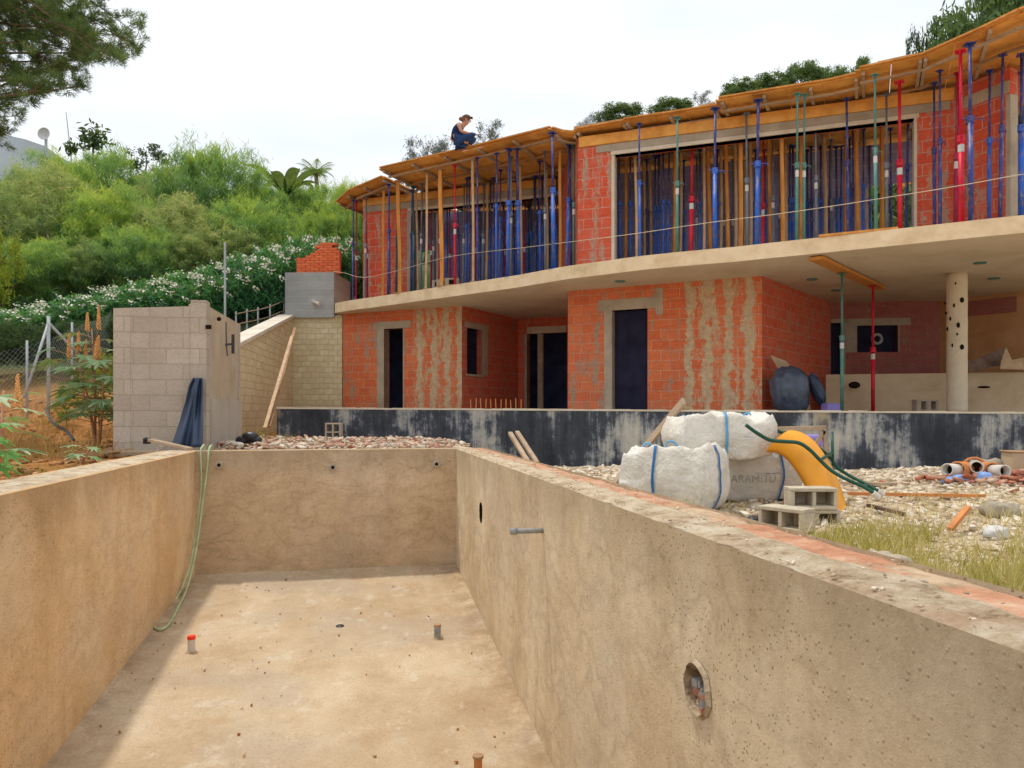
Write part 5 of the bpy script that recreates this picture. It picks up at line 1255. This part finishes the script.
for pts_,lb,dz,dep in SECT:
    o=thing('formwork_deck',lb,'formwork',group='sections of the roof shuttering')
    E_=[Dp(px,py,DZ+dz) for px,py in pts_]; z=DZ+dz
    L=[(E_[i+1]-E_[i]).length for i in range(len(E_)-1)]; tot=sum(L)
    def at_(u):
        i=0
        while i<len(L)-1 and u>L[i]: u-=L[i]; i+=1
        return E_[i].lerp(E_[i+1],u/L[i])
    n=max(1,round(tot/.62)); ns=8
    for i in range(n):
        a=at_(tot*i/n+(.004 if i else 0)); b=at_(tot*(i+1)/n-(.004 if i<n-1 else 0)); ex=(b-a).normalized()*.07; a=a-ex if i==0 else a; b=b+ex if i==n-1 else b; ja=random.uniform(-.05,.10) if 0<i<n-1 else 0
        d=dep; m=MB(); zz=z+random.uniform(0,.012)
        p=[a-nrm*(-ja),b-nrm*(-ja),b+nrm*d,a+nrm*d]
        m.hexa([(q.x,q.y,zz-.027) for q in p],[(q.x,q.y,zz) for q in p]); m.obj('panel','ply_orange',o)
    # edge board
    for i in range(len(E_)-1):
        m=MB(); a,b=E_[i],E_[i+1]; m.beam((a.x,a.y,z+.012),(b.x,b.y,z+.012),.14,.03); m.obj('edge_board','timber_orange',o)
    # joists running into the building
    n=max(1,round(tot/.95))
    for i in range(n+1):
        a=at_(min(tot-.05,max(.05,tot*i/n)))+nrm*.05; b=a+nrm*(dep-.2); m=MB(); m.beam((a.x,a.y,z-.062),(b.x,b.y,z-.062),.055,.066); m.obj('joist','timber_grey',o)
    # stringers parallel to edge
    for off in (.34,1.15,2.2,3.4):
        for i in range(len(E_)-1):
            a=E_[i]+nrm*off; b=E_[i+1]+nrm*off; 
            if (b-a).length<.1: continue
            m=MB(); m.beam((a.x,a.y,z-.117),(b.x,b.y,z-.113),.065,.032); m.obj('stringer','timber_grey' if off in(.34,2.2) else 'timber_brown',o)
# loose boards on top of the edge
for i,(a_,b_) in enumerate((((575,128.5),(624,120.5)),((700,107),(716,104)),((820,83),(861,74.2)),((878,64),(915,56)))):
    m=MB(); a=Pz(*a_,DZ+.06); b=Pz(*b_,DZ+.06); m.beam(a,b,.16,.03); tag(m.obj('loose_board','timber_pale' if i%2 else 'scrap_wood'),('pale loose board on the deck edge above the brick pier','short loose board where the middle deck edge steps up','loose board on the deck edge below the hill pines','loose board on the deck edge left of the steep end')[i],'board')

# ------------------------------------------------------------------ worker
c=P(457,146,16.9); base=Vector((c.x,c.y,DZ+.012))
pe=thing('person','person in navy tank top and jeans sitting hunched on the roof shuttering facing right','person',base)
def skinobj(name,V_,E_,Rr,mat,parent,root=0,sub=2):
    me=bpy.data.meshes.new(name); me.from_pydata([Vector(v) for v in V_],E_,[]); me.materials.append(M[mat])
    o=bpy.data.objects.new(name,me); COL.objects.link(o); o.parent=parent
    s=o.modifiers.new('skin','SKIN'); s.use_smooth_shade=True
    for i,d in enumerate(me.skin_vertices[0].data): d.radius=(Rr[i],Rr[i]) if not isinstance(Rr[i],tuple) else Rr[i]; d.use_root=(i==root)
    q=o.modifiers.new('sub','SUBSURF'); q.levels=sub; q.render_levels=sub; return o
V_=[(0,0,.13),(-.02,0,.23),(.0,0,.34),(.05,0,.42),(.12,0,.46),(.16,0,.49),(.20,-.0,.54),(.215,0,.59),
 # legs 8..
 (.06,-.10,.11),(.42,-.19,.20),(.16,-.10,.05),(.27,-.10,.04),
 (.06,.10,.11),(.42,.18,.22),(.20,.14,.05),(.30,.10,.04),
 # arms 16..
 (.06,-.18,.42),(.10,-.23,.25),(.30,-.20,.20),(.36,-.19,.21),
 (.04,.18,.42),(-.16,.26,.26),(-.02,.20,.12),(.0,.19,.08)]
E_=[(0,1),(1,2),(2,3),(3,4),(4,5),(5,6),(6,7),(0,8),(8,9),(9,10),(10,11),(0,12),(12,13),(13,14),(14,15),(3,16),(16,17),(17,18),(18,19),(3,20),(20,21),(21,22),(22,23)]
Rr=[.13,.115,.12,.12,.07,.055,.085,.085,.09,.06,.042,.035,.09,.06,.042,.035,.052,.040,.028,.03,.052,.040,.028,.03]
for hand,(hx,hy,hz),dx in ((19,(.36,-.19,.21),(1,0,-.2)),(23,(.0,.19,.08),(.6,.1,-.6))):
    for k in range(5):
        w_=(k-2)*.016; d=Vector(dx).normalized(); i0=len(V_); l=(.05,.075,.082,.076,.058)[k]
        b=Vector((hx,hy,hz))+Vector((0,w_,0))+d*.03
        if k==0: b-=d*.025; d=(d+Vector((0,-.9,0))).normalized()
        V_+= [tuple(b),tuple(b+d*l*.55),tuple(b+d*l+Vector((0,0,-.015)))]; E_+=[(hand,i0),(i0,i0+1),(i0+1,i0+2)]; Rr+=[.010,.009,.007]
skinobj('body',V_,E_,Rr,'skin',pe)
skinobj('tank_top',V_[:5]+[(.05,-.12,.44),(.05,.12,.44)],[(0,1),(1,2),(2,3),(3,4),(3,5),(3,6)],[.142,.130,.135,.138,.078,.06,.06],'tank_navy',pe)
skinobj('jeans',[V_[0],V_[8],V_[9],(.18,-.11,.07),V_[12],V_[13],(.22,.14,.07)],[(0,1),(1,2),(2,3),(0,4),(4,5),(5,6)],[.150,.108,.078,.058,.108,.078,.058],'jeans',pe)
m=MB(); m.ball((.185,0,.60),.098,12,0,(1.0,.88,.95)); m.ball((.09,0,.61),.05,8,0,(1,.9,.9)); hr=m.obj('hair','hair_brown',pe,True)
m=MB(); m.tube([(.205,0,.625),(.205,0,.665),(.20,0,.695)],[.099,.095,.05],16); m.box((.305,0,.632),(.10,.13,.012)); m.obj('cap','bark',pe,bevel=.004)
m=MB(); m.ball((.300,0,.56),.018,6,0,(1.2,.8,1.3)); m.obj('nose','skin',pe,True)
for q in (-1,1): m=MB(); m.ball((.290,q*.032,.585),.010,6); m.obj('eye','steel_dark',pe)
for q in (-1,1): m=MB(); m.ball((.205,q*.088,.57),.02,6,0,(.9,.4,1.4)); m.obj('ear','skin',pe,True)
m=MB(); m.ball((.287,0,.528),.02,6,0,(.6,1,.3)); m.obj('mouth','clay_pipe',pe,True)

# ------------------------------------------------------------------ sacks
def sack(name,c,sz,rz,seed,label,straps,parent=None,tilt=0):
    o=thing(name,label,'sack',c,rz,'big white building sacks'); n=26; vs=[];fs=[]
    def surf(d):
        p=max(abs(d.x),abs(d.y),abs(d.z)); q=d/p                     # cube
        s_=q.lerp(d*1.18,.27); 
        v=Vector((s_.x*sz[0]/2,s_.y*sz[1]/2,s_.z*sz[2]/2))
        bul=1+.10*(1-min(1,abs(s_.z))**2); v.x*=bul; v.y*=bul
        v.z+=tilt*v.x+.06*mnoise.noise(Vector((v.x*2.5,v.y*2.5,seed)))*(1 if v.z>0 else .2)
        nn_=d*(.022*mnoise.noise(Vector((v.x*5,v.y*5,v.z*5+seed)))+.007*mnoise.noise(Vector((v.x*13,v.y*13,v.z*20+seed)))); v+=nn_
        if v.z>sz[2]*.36: v.z+=.035*mnoise.noise(Vector((v.x*9,v.y*9,seed+5)))
        if s_.z>0:
            rr_=min(1,max(abs(s_.x),abs(s_.y))); v.z+=s_.z*(-.13*sz[2]*(1-rr_**3)+.05*mnoise.noise(Vector((math.atan2(s_.y,s_.x)*1.6,seed,rr_*2)))*rr_+.03*mnoise.noise(Vector((v.x*11,v.y*11,seed))))
        v.z+=sz[2]/2
        return v
    for i in range(2*n+1):
        th=math.pi*i/(2*n)
        for k in range(4*n):
            a=2*math.pi*k/(4*n); vs.append(surf(Vector((math.sin(th)*math.cos(a),math.sin(th)*math.sin(a),math.cos(th)))))
    w_=4*n
    for i in range(2*n):
        for k in range(w_): fs.append((i*w_+k,(i+1)*w_+k,(i+1)*w_+(k+1)%w_,i*w_+(k+1)%w_))
    m=MB(); m.add(vs,fs); m.obj('bag',"sack",o,True)
    for az,zt_,zb_,mt in straps:       # vertical webbing following the surface at azimuth az
        m=MB(); L_=[];n2=18
        for j in range(n2+1):
            th=zt_+(zb_-zt_)*j/n2; d=Vector((math.sin(th)*math.cos(az),math.sin(th)*math.sin(az),math.cos(th))); v=surf(d); v+=d*.012
            s_=Vector((-math.sin(az),math.cos(az),0))*.011; L_.append((v-s_,v+s_))
        vs2=[q for p in L_ for q in p]; m.add(vs2,[(2*j,2*j+1,2*j+3,2*j+2) for j in range(n2)]); q=m.obj('strap',mt,o,True); q.modifiers.new('solid','SOLIDIFY').thickness=.004
    return o,surf
G0=-.90
s1,sf1=sack('building_sack',(1.47,6.75,G0),(.74,.68,.60),R(-33),1.3,'left white sack standing lowest beside the pool rim',[(R(-178),.35,2.6,'strap_blue'),(R(-97),.35,2.55,'strap_blue'),(R(-8),.5,2.5,'strap_blue')],tilt=.04)
s2,sf2=sack('building_sack',(2.02,7.35,-.46),(.88,.60,.44),R(8),4.1,'upper white sack lying on top of the other two',[(R(-97),.35,2.6,'strap_light')],tilt=.02)
s3,sf3=sack('building_sack',(2.36,7.72,G0),(.96,.66,.60),R(4),7.7,'right white sack behind the yellow slide with faded printed letters',[(R(-124),.5,2.7,'strap_blue'),(R(-62),.5,2.6,'strap_blue')])
tc=bpy.data.curves.new('print','FONT'); tc.body='MARAMITU'; tc.size=.105; tc.extrude=.0; tc.align_x='CENTER'
to=bpy.data.objects.new('t',tc); COL.objects.link(to); bpy.context.view_layer.update()
tm=bpy.data.meshes.new_from_object(to.evaluated_get(bpy.context.evaluated_depsgraph_get())); bpy.data.objects.remove(to)
bm=bmesh.new(); bm.from_mesh(tm); bmesh.ops.triangulate(bm,faces=bm.faces); bmesh.ops.subdivide_edges(bm,edges=bm.edges,cuts=2); 
for v in bm.verts:
    x,z=v.co.x-.06,v.co.y+.20; lo=-.8
    d=Vector((x,-.36,z-.30)).normalized(); 
    best=sf3(d); k=1
    # march: find surface point with matching x,z
    yy=best.y
    for _ in range(5):
        d=Vector((x/(sz_:=.96)*2*.5,yy/.66,(z-.30)/.60)); d=Vector((x,yy,(z-.30))); 
        q=sf3(Vector((d.x/.48,d.y/.33,d.z/.30)).normalized()); yy=q.y
    v.co=Vector((x,yy-.006,z))
bm.to_mesh(tm); bm.free(); tm.materials.clear(); tm.materials.append(M['print_grey']); link(tm,'printed_letters',s3)
# rim handles of the sacks: short blue loops
for s_,sf,azs,mt in ((s1,sf1,(R(-150),R(-80),R(100)),'strap_light'),(s2,sf2,(R(170),R(0)),'strap_light'),(s3,sf3,(R(-20),),'strap_light')):
    for az in azs:
        a=sf(Vector((math.sin(.6)*math.cos(az),math.sin(.6)*math.sin(az),math.cos(.6)))); m=MB()
        pts=[a+Vector((-.05,0,-.02)),a+Vector((-.03,0,.035)),a+Vector((.02,.0,.045)),a+Vector((.06,.02,.0))]; m.tube(spline(pts,4),.009,6); m.obj('lifting_loop',mt,s_,True)

# the pool rim rises very slightly towards the near end
for o_ in [k for k in COL.objects if (k.parent is sp and k.name.split('.')[0] in ('pool_wall','wall_cap')) or k.name.startswith('mortar_crumbs')]:
    for v_ in o_.data.vertices:
        if v_.co.z > RIM-.35: v_.co.z += .0046*max(0,-(Vector(v_.co.xy)-CR).dot(pd))
# cinder blocks
def cinder(loc,rz,label):
    o=MB(); W_,D_,H_=.37,.19,.175; t_=.03
    o.box((0,0,H_-t_/2),(W_,D_,t_)); o.box((0,0,t_/2),(W_,D_,t_))
    for x in (-W_/2+t_/2,0,W_/2-t_/2): o.box((x,0,H_/2),(t_,D_-.004,H_-2*t_))
    o.box((0,D_/2-.012,H_/2),(W_-2*t_,.012,H_-2*t_))
    q=o.obj('cinder_block','cement_block',bevel=.006); q.location=loc; q.rotation_euler=(0,0,rz); return tag(q,label,'block',group='hollow cinder blocks')
c=P(785,0,5.75); cinder((c.x,5.72,G0-.005),R(-52),'nearest hollow cinder block lying alone in front of the other two')
c=P(816,0,6.1); cinder((c.x,6.15,G0-.075),R(-4),'lower hollow cinder block of the stacked pair beside the slide'); cinder((c.x-.03,6.14,G0+.103),R(-2),'upper hollow cinder block of the stacked pair beside the slide')

# slide
sld=thing('playground_slide','yellow plastic slide with green handrails leaning behind the cinder blocks','slide')
cen=[(781,437,7.0),(792,439,7.0),(803,446,6.98),(813,458,6.95),(821,471,6.9),(828,485,6.85),(833,499,6.8),(837,513,6.75)]
vs=[];fs=[];cp=spline([P(*q) for q in cen],5); lat=Vector((.74,.50,.36)).normalized()
prof=[(.235*math.sin(a_),.11-.16*math.cos(a_)**.6) for a_ in [R(x_) for x_ in (-88,-75,-60,-42,-22,0,22,42,60,75,88)]]+[(.21*math.sin(a_),.115-.14*math.cos(a_)**.6) for a_ in [R(x_) for x_ in (86,60,22,-22,-60,-86)]]
for i,p in enumerate(cp):
    d=(cp[min(i+1,len(cp)-1)]-cp[max(0,i-1)]).normalized(); nu=lat.cross(d).normalized()
    for a,b in prof: vs.append(p+lat*a*(.80)+nu*b)
K=len(prof)
for i in range(len(cp)-1):
    for k in range(K): fs.append((i*K+k,i*K+(k+1)%K,(i+1)*K+(k+1)%K,(i+1)*K+k))
fs+= [tuple(range(K)),tuple(range((len(cp)-1)*K,len(cp)*K))[::-1]]
m=MB(); m.add(vs,fs); o=m.obj('chute','slide_yellow',sld,True)
for pts_ in ([(746,425,6.6),(757,433,6.62),(770,440,6.65),(784,441.5,6.68),(799,443,6.7),(810,450,6.7),(820,460,6.7),(832,471,6.65),(848,480,6.6),(862,486,6.55),(874,493,6.5)],
            [(767,424,7.3),(778,431,7.3),(792,436,7.3),(812,444,7.3),(824,452,7.3),(832,460,7.28),(838,468,7.25),(850,476,7.2),(864,483,7.1),(878,491,7.0)]):
    m=MB(); m.tube(spline([P(*q) for q in pts_],4),.017,8); m.obj('handrail','rail_green',sld,True)
for a,b in (((833,466,7.2),(832,432,7.3)),((820,460,6.7),(833,452,7.28)),((862,486,6.55),(868,485,7.1))): m=MB(); m.tube([P(*a),P(*b)],.014,7); m.obj('cross_bar','rail_green',sld,True)
for a in ((875,494,6.5),(880,492,7.0)): m=MB(); m.tube([P(*a)-Vector((.02,0,-.01)),P(*a)+Vector((.03,0,-.03))],.028,8); m.obj('end_cap','pipe_white',sld)
# trestle behind slide
tr_=thing('wooden_trestle','pale wooden frame standing behind the yellow slide','frame')
m=MB(); m.beam(P(777,429,7.9),P(826,428,7.7),.05,.05); m.obj('top_rail','scrap_wood',tr_,bevel=.003)
for a,b in (((824,430,7.7),(829,492,7.7)),((779,431,7.9),(776,480,7.9)),((824,431,7.7),(813,448,7.7))): m=MB(); m.beam(P(*a),P(*b),.035,.035); m.obj('leg','scrap_wood',tr_)
m=MB(); m.box(P(800,441,8.2),(.48,.1,.14)); tag(m.obj('lilac_package','lilac',bevel=.03),'lilac package lying under the wooden frame behind the slide','package')
# pipes heap
for i,(px,py,Y,rz,cl_) in enumerate(((957,474,9.6,.35,0),(975,471,9.7,.05,0),(993,475,9.5,-.2,0))):
    o=thing('drain_pipe',('left clay and white drain pipe end in the brick heap','middle clay drain pipe with the largest orange socket','right clay and white drain pipe end in the brick heap')[i],'pipe',P(px,py,Y),rz,'drain pipes on the brick heap')
    o.rotation_euler=(R(-4),0,-rz*2-.35); o.location.z+=.05
    def hollow(y0,y1,r,mat,nm):
        m=MB(); n=18; vs=[]; 
        for (y,rr_) in ((y0,r),(y1,r),(y1,r*.8),(y0,r*.8)): vs+=[(rr_*math.cos(2*math.pi*k/n),y,rr_*math.sin(2*math.pi*k/n)) for k in range(n)]
        m.add(vs,[(a*n+k,a*n+(k+1)%n,((a+1)%4)*n+(k+1)%n,((a+1)%4)*n+k) for a in range(4) for k in range(n)]); m.obj(nm,mat,o,True)
    hollow(-.22,.0,.08,'pipe_white','sleeve'); hollow(0.0,.2,.105+(.03 if i==1 else .01),'clay_pipe','socket')
    m=MB(); m.tube([(0,-.1,0),(0,-.09,0)],.07,14); m.obj('inner_shadow','hole_dark',o)
for i,(px,py,Y,r,s_) in enumerate(((949,480,9.3,.06,(1.8,1,.7)),(963,478,9.2,.06,(2.0,1,.7)),(985,478,9.1,.075,(1,1,1)),(1015,473,9.8,.05,(3.4,1,.6)))):
    o=blob(P(px,py,Y),(r*2*s_[0],r*2,r*2*s_[2]),i*3,'blue_plastic','plastic_bottle' if i<2 else 'plastic_scrap',None,.2,10); tag(o,('crumpled blue plastic bottle leftmost below the pipes','crumpled blue plastic bottle between two drain pipes','round blue plastic scrap right of the middle pipe','flat pale blue plastic strip below the concrete slab piece')[i],'plastic')
m=MB(); c=P(1016,461,10.2); m.box((c.x+.1,c.y,c.z),(.42,.3,.24),-.1); m.box((c.x+.1,c.y,c.z+.13),(.46,.34,.02),-.1,1); tag(m.obj('concrete_piece',['tan_wall','timber_brown'],bevel=.01),'pale concrete box with dark lid edge at the right edge of the yard','concrete')
# planks lying in the yard
for i,(a,b,w_,mt) in enumerate((((848,497,7.6),(985,500,7.4),.05,'clay_pipe'),((845,489,8.4),(905,484,8.9),.12,'scrap_wood'),((868,505,6.8),(905,512,6.2),.03,'bark'),((950,535,5.4),(968,512,5.6),.04,'clay_pipe'))):
    A_=P(*a); B_=P(*b); A_.z=ground(A_.x,A_.y)+.06; B_.z=ground(B_.x,B_.y)+.05+(.12 if i==3 else 0); m=MB(); m.beam(A_,B_,w_,.03); tag(m.obj('scrap_plank',mt),('long thin orange batten lying across the stones right of the slide','wide grey board lying behind the slide end','dark crooked stick lying by the cinder blocks','short orange stick poking up from the stones')[i],'plank')
for i,(px,py,Y,s_) in enumerate(((755,521,6.0,.10),(1000,513,6.6,.2),(997,540,5.3,.12),(885,585,4.05,.2),(985,470,10.4,.3))):
    X=(px-CX)/FL*Y; o=blob((X,Y,ground(X,Y)+s_*.25),(s_*1.4,s_,s_*.8),i*5+2,('black_plastic','concrete','label_white','jamb','concrete')[i],('plastic_scrap','stone','plaster_chunk','stone','stone')[i],None,.45,9); tag(o,('dark plastic scrap in front of the nearest cinder block','grey flat stone among the pale rubble at right','white plaster chunk standing in the grass at right','long pale stone beside the rim in the grass','pale boulder at the foot of the black wall behind the pipes')[i],('plastic','stone','plaster','stone','stone')[i])

# ------------------------------------------------------------------ fences and castor plants on the left
fn=thing('chain_link_fence','galvanised fence with braced corner post on the bank at left','fence')
top=P(48.5,316,13.2); gz=lambda x,y:ground(x,y)
m=MB(); m.tube([(top.x,13.2,gz(top.x,13.2)-.1),(top.x,13.2,top.z)],.028,9); m.obj('post','galvanised',fn,True)
for b in (P(24,398,12.7),P(86,362,14.2)): m=MB(); m.tube([b,(top.x,13.2,top.z-.12)],.022,8); m.obj('brace','galvanised',fn,True)
for px,Y in ((-20,12.2),(27,13.0),(72,14.4)):
    a=P(px,0,Y); m=MB(); m.tube([(a.x,Y,gz(a.x,Y)-.1),(a.x,Y,gz(a.x,Y)+1.35)],.02,7); m.obj('post','galvanised',fn,True)
m=MB(); f0=P(-20,0,12.2); f1=Vector((top.x,13.2,0)); f2=P(110,0,15.6)
for (a,b) in ((f0,f1),(f1,f2)):
    n=int((b-a).xy.length/.09)
    for k in range(-12,n):
        for sgn in (1,-1):
            u0=k/n; u1_=(k+14)/n; v0,v1=(0,1) if sgn>0 else (1,0)
            ua,ub=max(0,u0),min(1,u1_)
            if ub<=ua: continue
            ha=v0+(v1-v0)*(ua-u0)/(u1_-u0); hb_=v0+(v1-v0)*(ub-u0)/(u1_-u0)
            A_=a.lerp(b,ua); B_=a.lerp(b,ub); A_.z=gz(A_.x,A_.y)+.05+1.25*ha; B_.z=gz(B_.x,B_.y)+.05+1.25*hb_
            m.beam(A_,B_,.0016,.0016)
m.obj('wire_mesh','galvanised',fn)
f2_=thing('garden_fence','low pale wooden rail fence on the bank right above the block hut','fence')
fp=[P(236,0,19.2),P(247,0,19.6),P(258,0,20),P(270,0,20.4),P(284,0,21.2)]
for p in fp:
    z=gz(p.x,p.y); m=MB(); m.beam((p.x,p.y,z-.1),(p.x,p.y,z+.6),.035,.035); m.obj('post','galvanised',f2_)
for i in range(4):
    for h in (.25,.52):
        a,b=fp[i],fp[i+1]; m=MB(); m.beam((a.x,a.y-.045,gz(a.x,a.y)+h),(b.x,b.y-.045,gz(b.x,b.y)+h),.03,.02); m.obj('rail','timber_grey',f2_)
m=MB(); a=P(225,0,19); m.tube([(a.x,a.y,gz(a.x,a.y)-.1),(a.x,a.y,gz(a.x,a.y)+2.4)],.03,8); tag(m.obj('metal_pole','galvanised'),'thin tall grey pole on the bank above the hut roof','pole')
# pale garden wall seen between the hedge and fence, and higher path edge
m=MB(); a=P(56,300,18.9); b=P(100,293,19.2); m.beam((a.x,a.y,gz(a.x,a.y)+.45),(b.x,b.y,gz(b.x,b.y)+.45),.3,.5); tag(m.obj('garden_wall','tan_wall',bevel=.02),'short pale garden wall seen below the hedge left of the hut','wall')

def castor_leaf(mb,c,az,r,tilt=.3):
    # palmate leaf with seven lobes
    d=Vector((math.cos(az),math.sin(az),-tilt)).normalized(); s_=Vector((-math.sin(az),math.cos(az),0)); 
    vs=[Vector(c)]; 
    for k in range(7):
        a=(k-3)*.62; l=r*(1-.06*abs(k-3)**1.5)
        for (da,ll,) in ((-.17,.55),(-.09,.82),(0,1.0),(.09,.82),(.17,.55)):
            vs.append(Vector(c)+(d*math.cos(a+da)+s_*math.sin(a+da))*l*ll+Vector((0,0,-.12*l*ll*ll)))
    n=len(vs)-1; mb.add(vs,[(0,i,i+1) for i in range(1,n)])
def castor(loc,h,label,seed,nl=14,spikes=3,lr=.3,stems=2):
    random.seed(seed); o=thing('castor_plant',label,'plant',loc,group='castor plants with orange seed spikes'); ms=MB(); ml=MB()
    for st in range(stems):
        a0=st*2.2+seed; tip=Vector((.18*math.cos(a0)*stems,.18*math.sin(a0),h*(1-.12*st))); ms.tube([(0,0,-.1),tip*.5+Vector((.03,0,0)),tip],[.025,.018,.010],6)
        for k in range(nl):
            f=.25+.72*k/nl; b=tip*f; a=k*2.4+st; l=random.uniform(.2,.36)*lr/.3; e=b+Vector((math.cos(a)*l,math.sin(a)*l,l*.25)); ms.tube([b,e],[.006,.004],4)
            castor_leaf(ml,e,a,lr*random.uniform(.6,1.05),random.uniform(.05,.6))
        for k in range(spikes):
            b=tip+Vector((random.uniform(-.16,.16),random.uniform(-.1,.1),random.uniform(-.25,.06))); m=MB(); hh=random.uniform(.26,.36)
            ms.tube([tip*.85,b],[.006,.005],4); m.tube([b,b+Vector((0,0,hh))],[.008,.004],5)
            for j in range(46):
                f=j/46; a=j*2.4; m.ball(b+Vector((math.cos(a)*.024*(1-f*.6),math.sin(a)*.024*(1-f*.6),hh*f)),.014*(1-.4*f),4)
            m.obj('seed_spike','flower_spike',o)
    ms.obj('stem','rim_clay',o,True); lf('leaves',ml,'leaf_castor',o,(.15,1)); random.seed(seed+99); return o
X,Y=P(98,0,10.6).x,10.6; castor((X,Y,gz(X,Y)),1.45,'tall castor plant with orange spikes left of the block hut',3,22,3,.34,2)
X,Y=P(112,0,10.9).x,10.9; castor((X-.25,Y,gz(X,Y)),1.7,'castor plant rising tight against the block hut corner',5,18,2,.30,1)
X,Y=P(-6,0,7.4).x,7.4; castor((X,Y,gz(X,Y)),.85,'castor plant with one orange spike cut by the left edge',8,12,1,.28,1)
X,Y=P(78,0,8.4).x,8.4; castor((X,Y,gz(X,Y)),.22,'low castor seedling behind the left pool rim',12,8,0,.16,1)
X,Y=P(-10,0,5.0).x,5.0; o=thing('leafy_plant','broad bright green leaves reaching in from the left edge above the rim','plant',(X,Y,gz(X,Y)))
ml=MB(); ms=MB(); ms.tube([(0,0,-.1),(-.05,0,.5)],[.02,.01],6)
for px,py,r,az in ((2,424,.13,.3),(-4,438,.14,-.2),(6,452,.16,-.3),(-2,464,.17,-.5),(-14,446,.16,.1)):
    e=P(px,py,5.0)-Vector((X,Y,gz(X,Y))); ms.tube([(-.04,0,.35),e],[.006,.004],4); castor_leaf(ml,e,az,r,.5)
ms.obj('stem','bark_grey',o,True); lf('leaves',ml,'leaf_broad',o,(.3,.9))
# scrap wood and brick bits left of hut
random.seed(5)
for i in range(6):
    a=P(82+i*5,452+random.uniform(-8,4),9.0+.08*i); a.z=gz(a.x,a.y)+.05; b=a+Vector((random.uniform(.25,.6),random.uniform(-.1,.3),random.uniform(-.02,.08))); m=MB(); m.beam(a,b,random.uniform(.05,.11),.03)
    tag(m.obj('scrap_wood',('scrap_wood','timber_brown','rim_clay')[i%3]),'piece of scrap wood in the debris heap left of the block hut','scrap wood',group='scrap wood left of the hut')
# dark irrigation pipe on the bank
m=MB(); m.tube(spline([P(46,408,12.0),P(49,417,11.3),P(56,425,10.7),P(66,431,10.2),P(74,440,9.6)],4),.02,6); tag(m.obj('irrigation_pipe','steel_dark',None,True),'thin dark pipe curving down the orange bank','pipe')
# remove unused prototypes
for k,(o,h,u) in PROTO.items():
    if not u:
        for c in kids(o): bpy.data.objects.remove(c)
        bpy.data.objects.remove(o)
for k,(o,u) in PR.items():
    if not u:
        for c in kids(o): bpy.data.objects.remove(c)
        bpy.data.objects.remove(o)
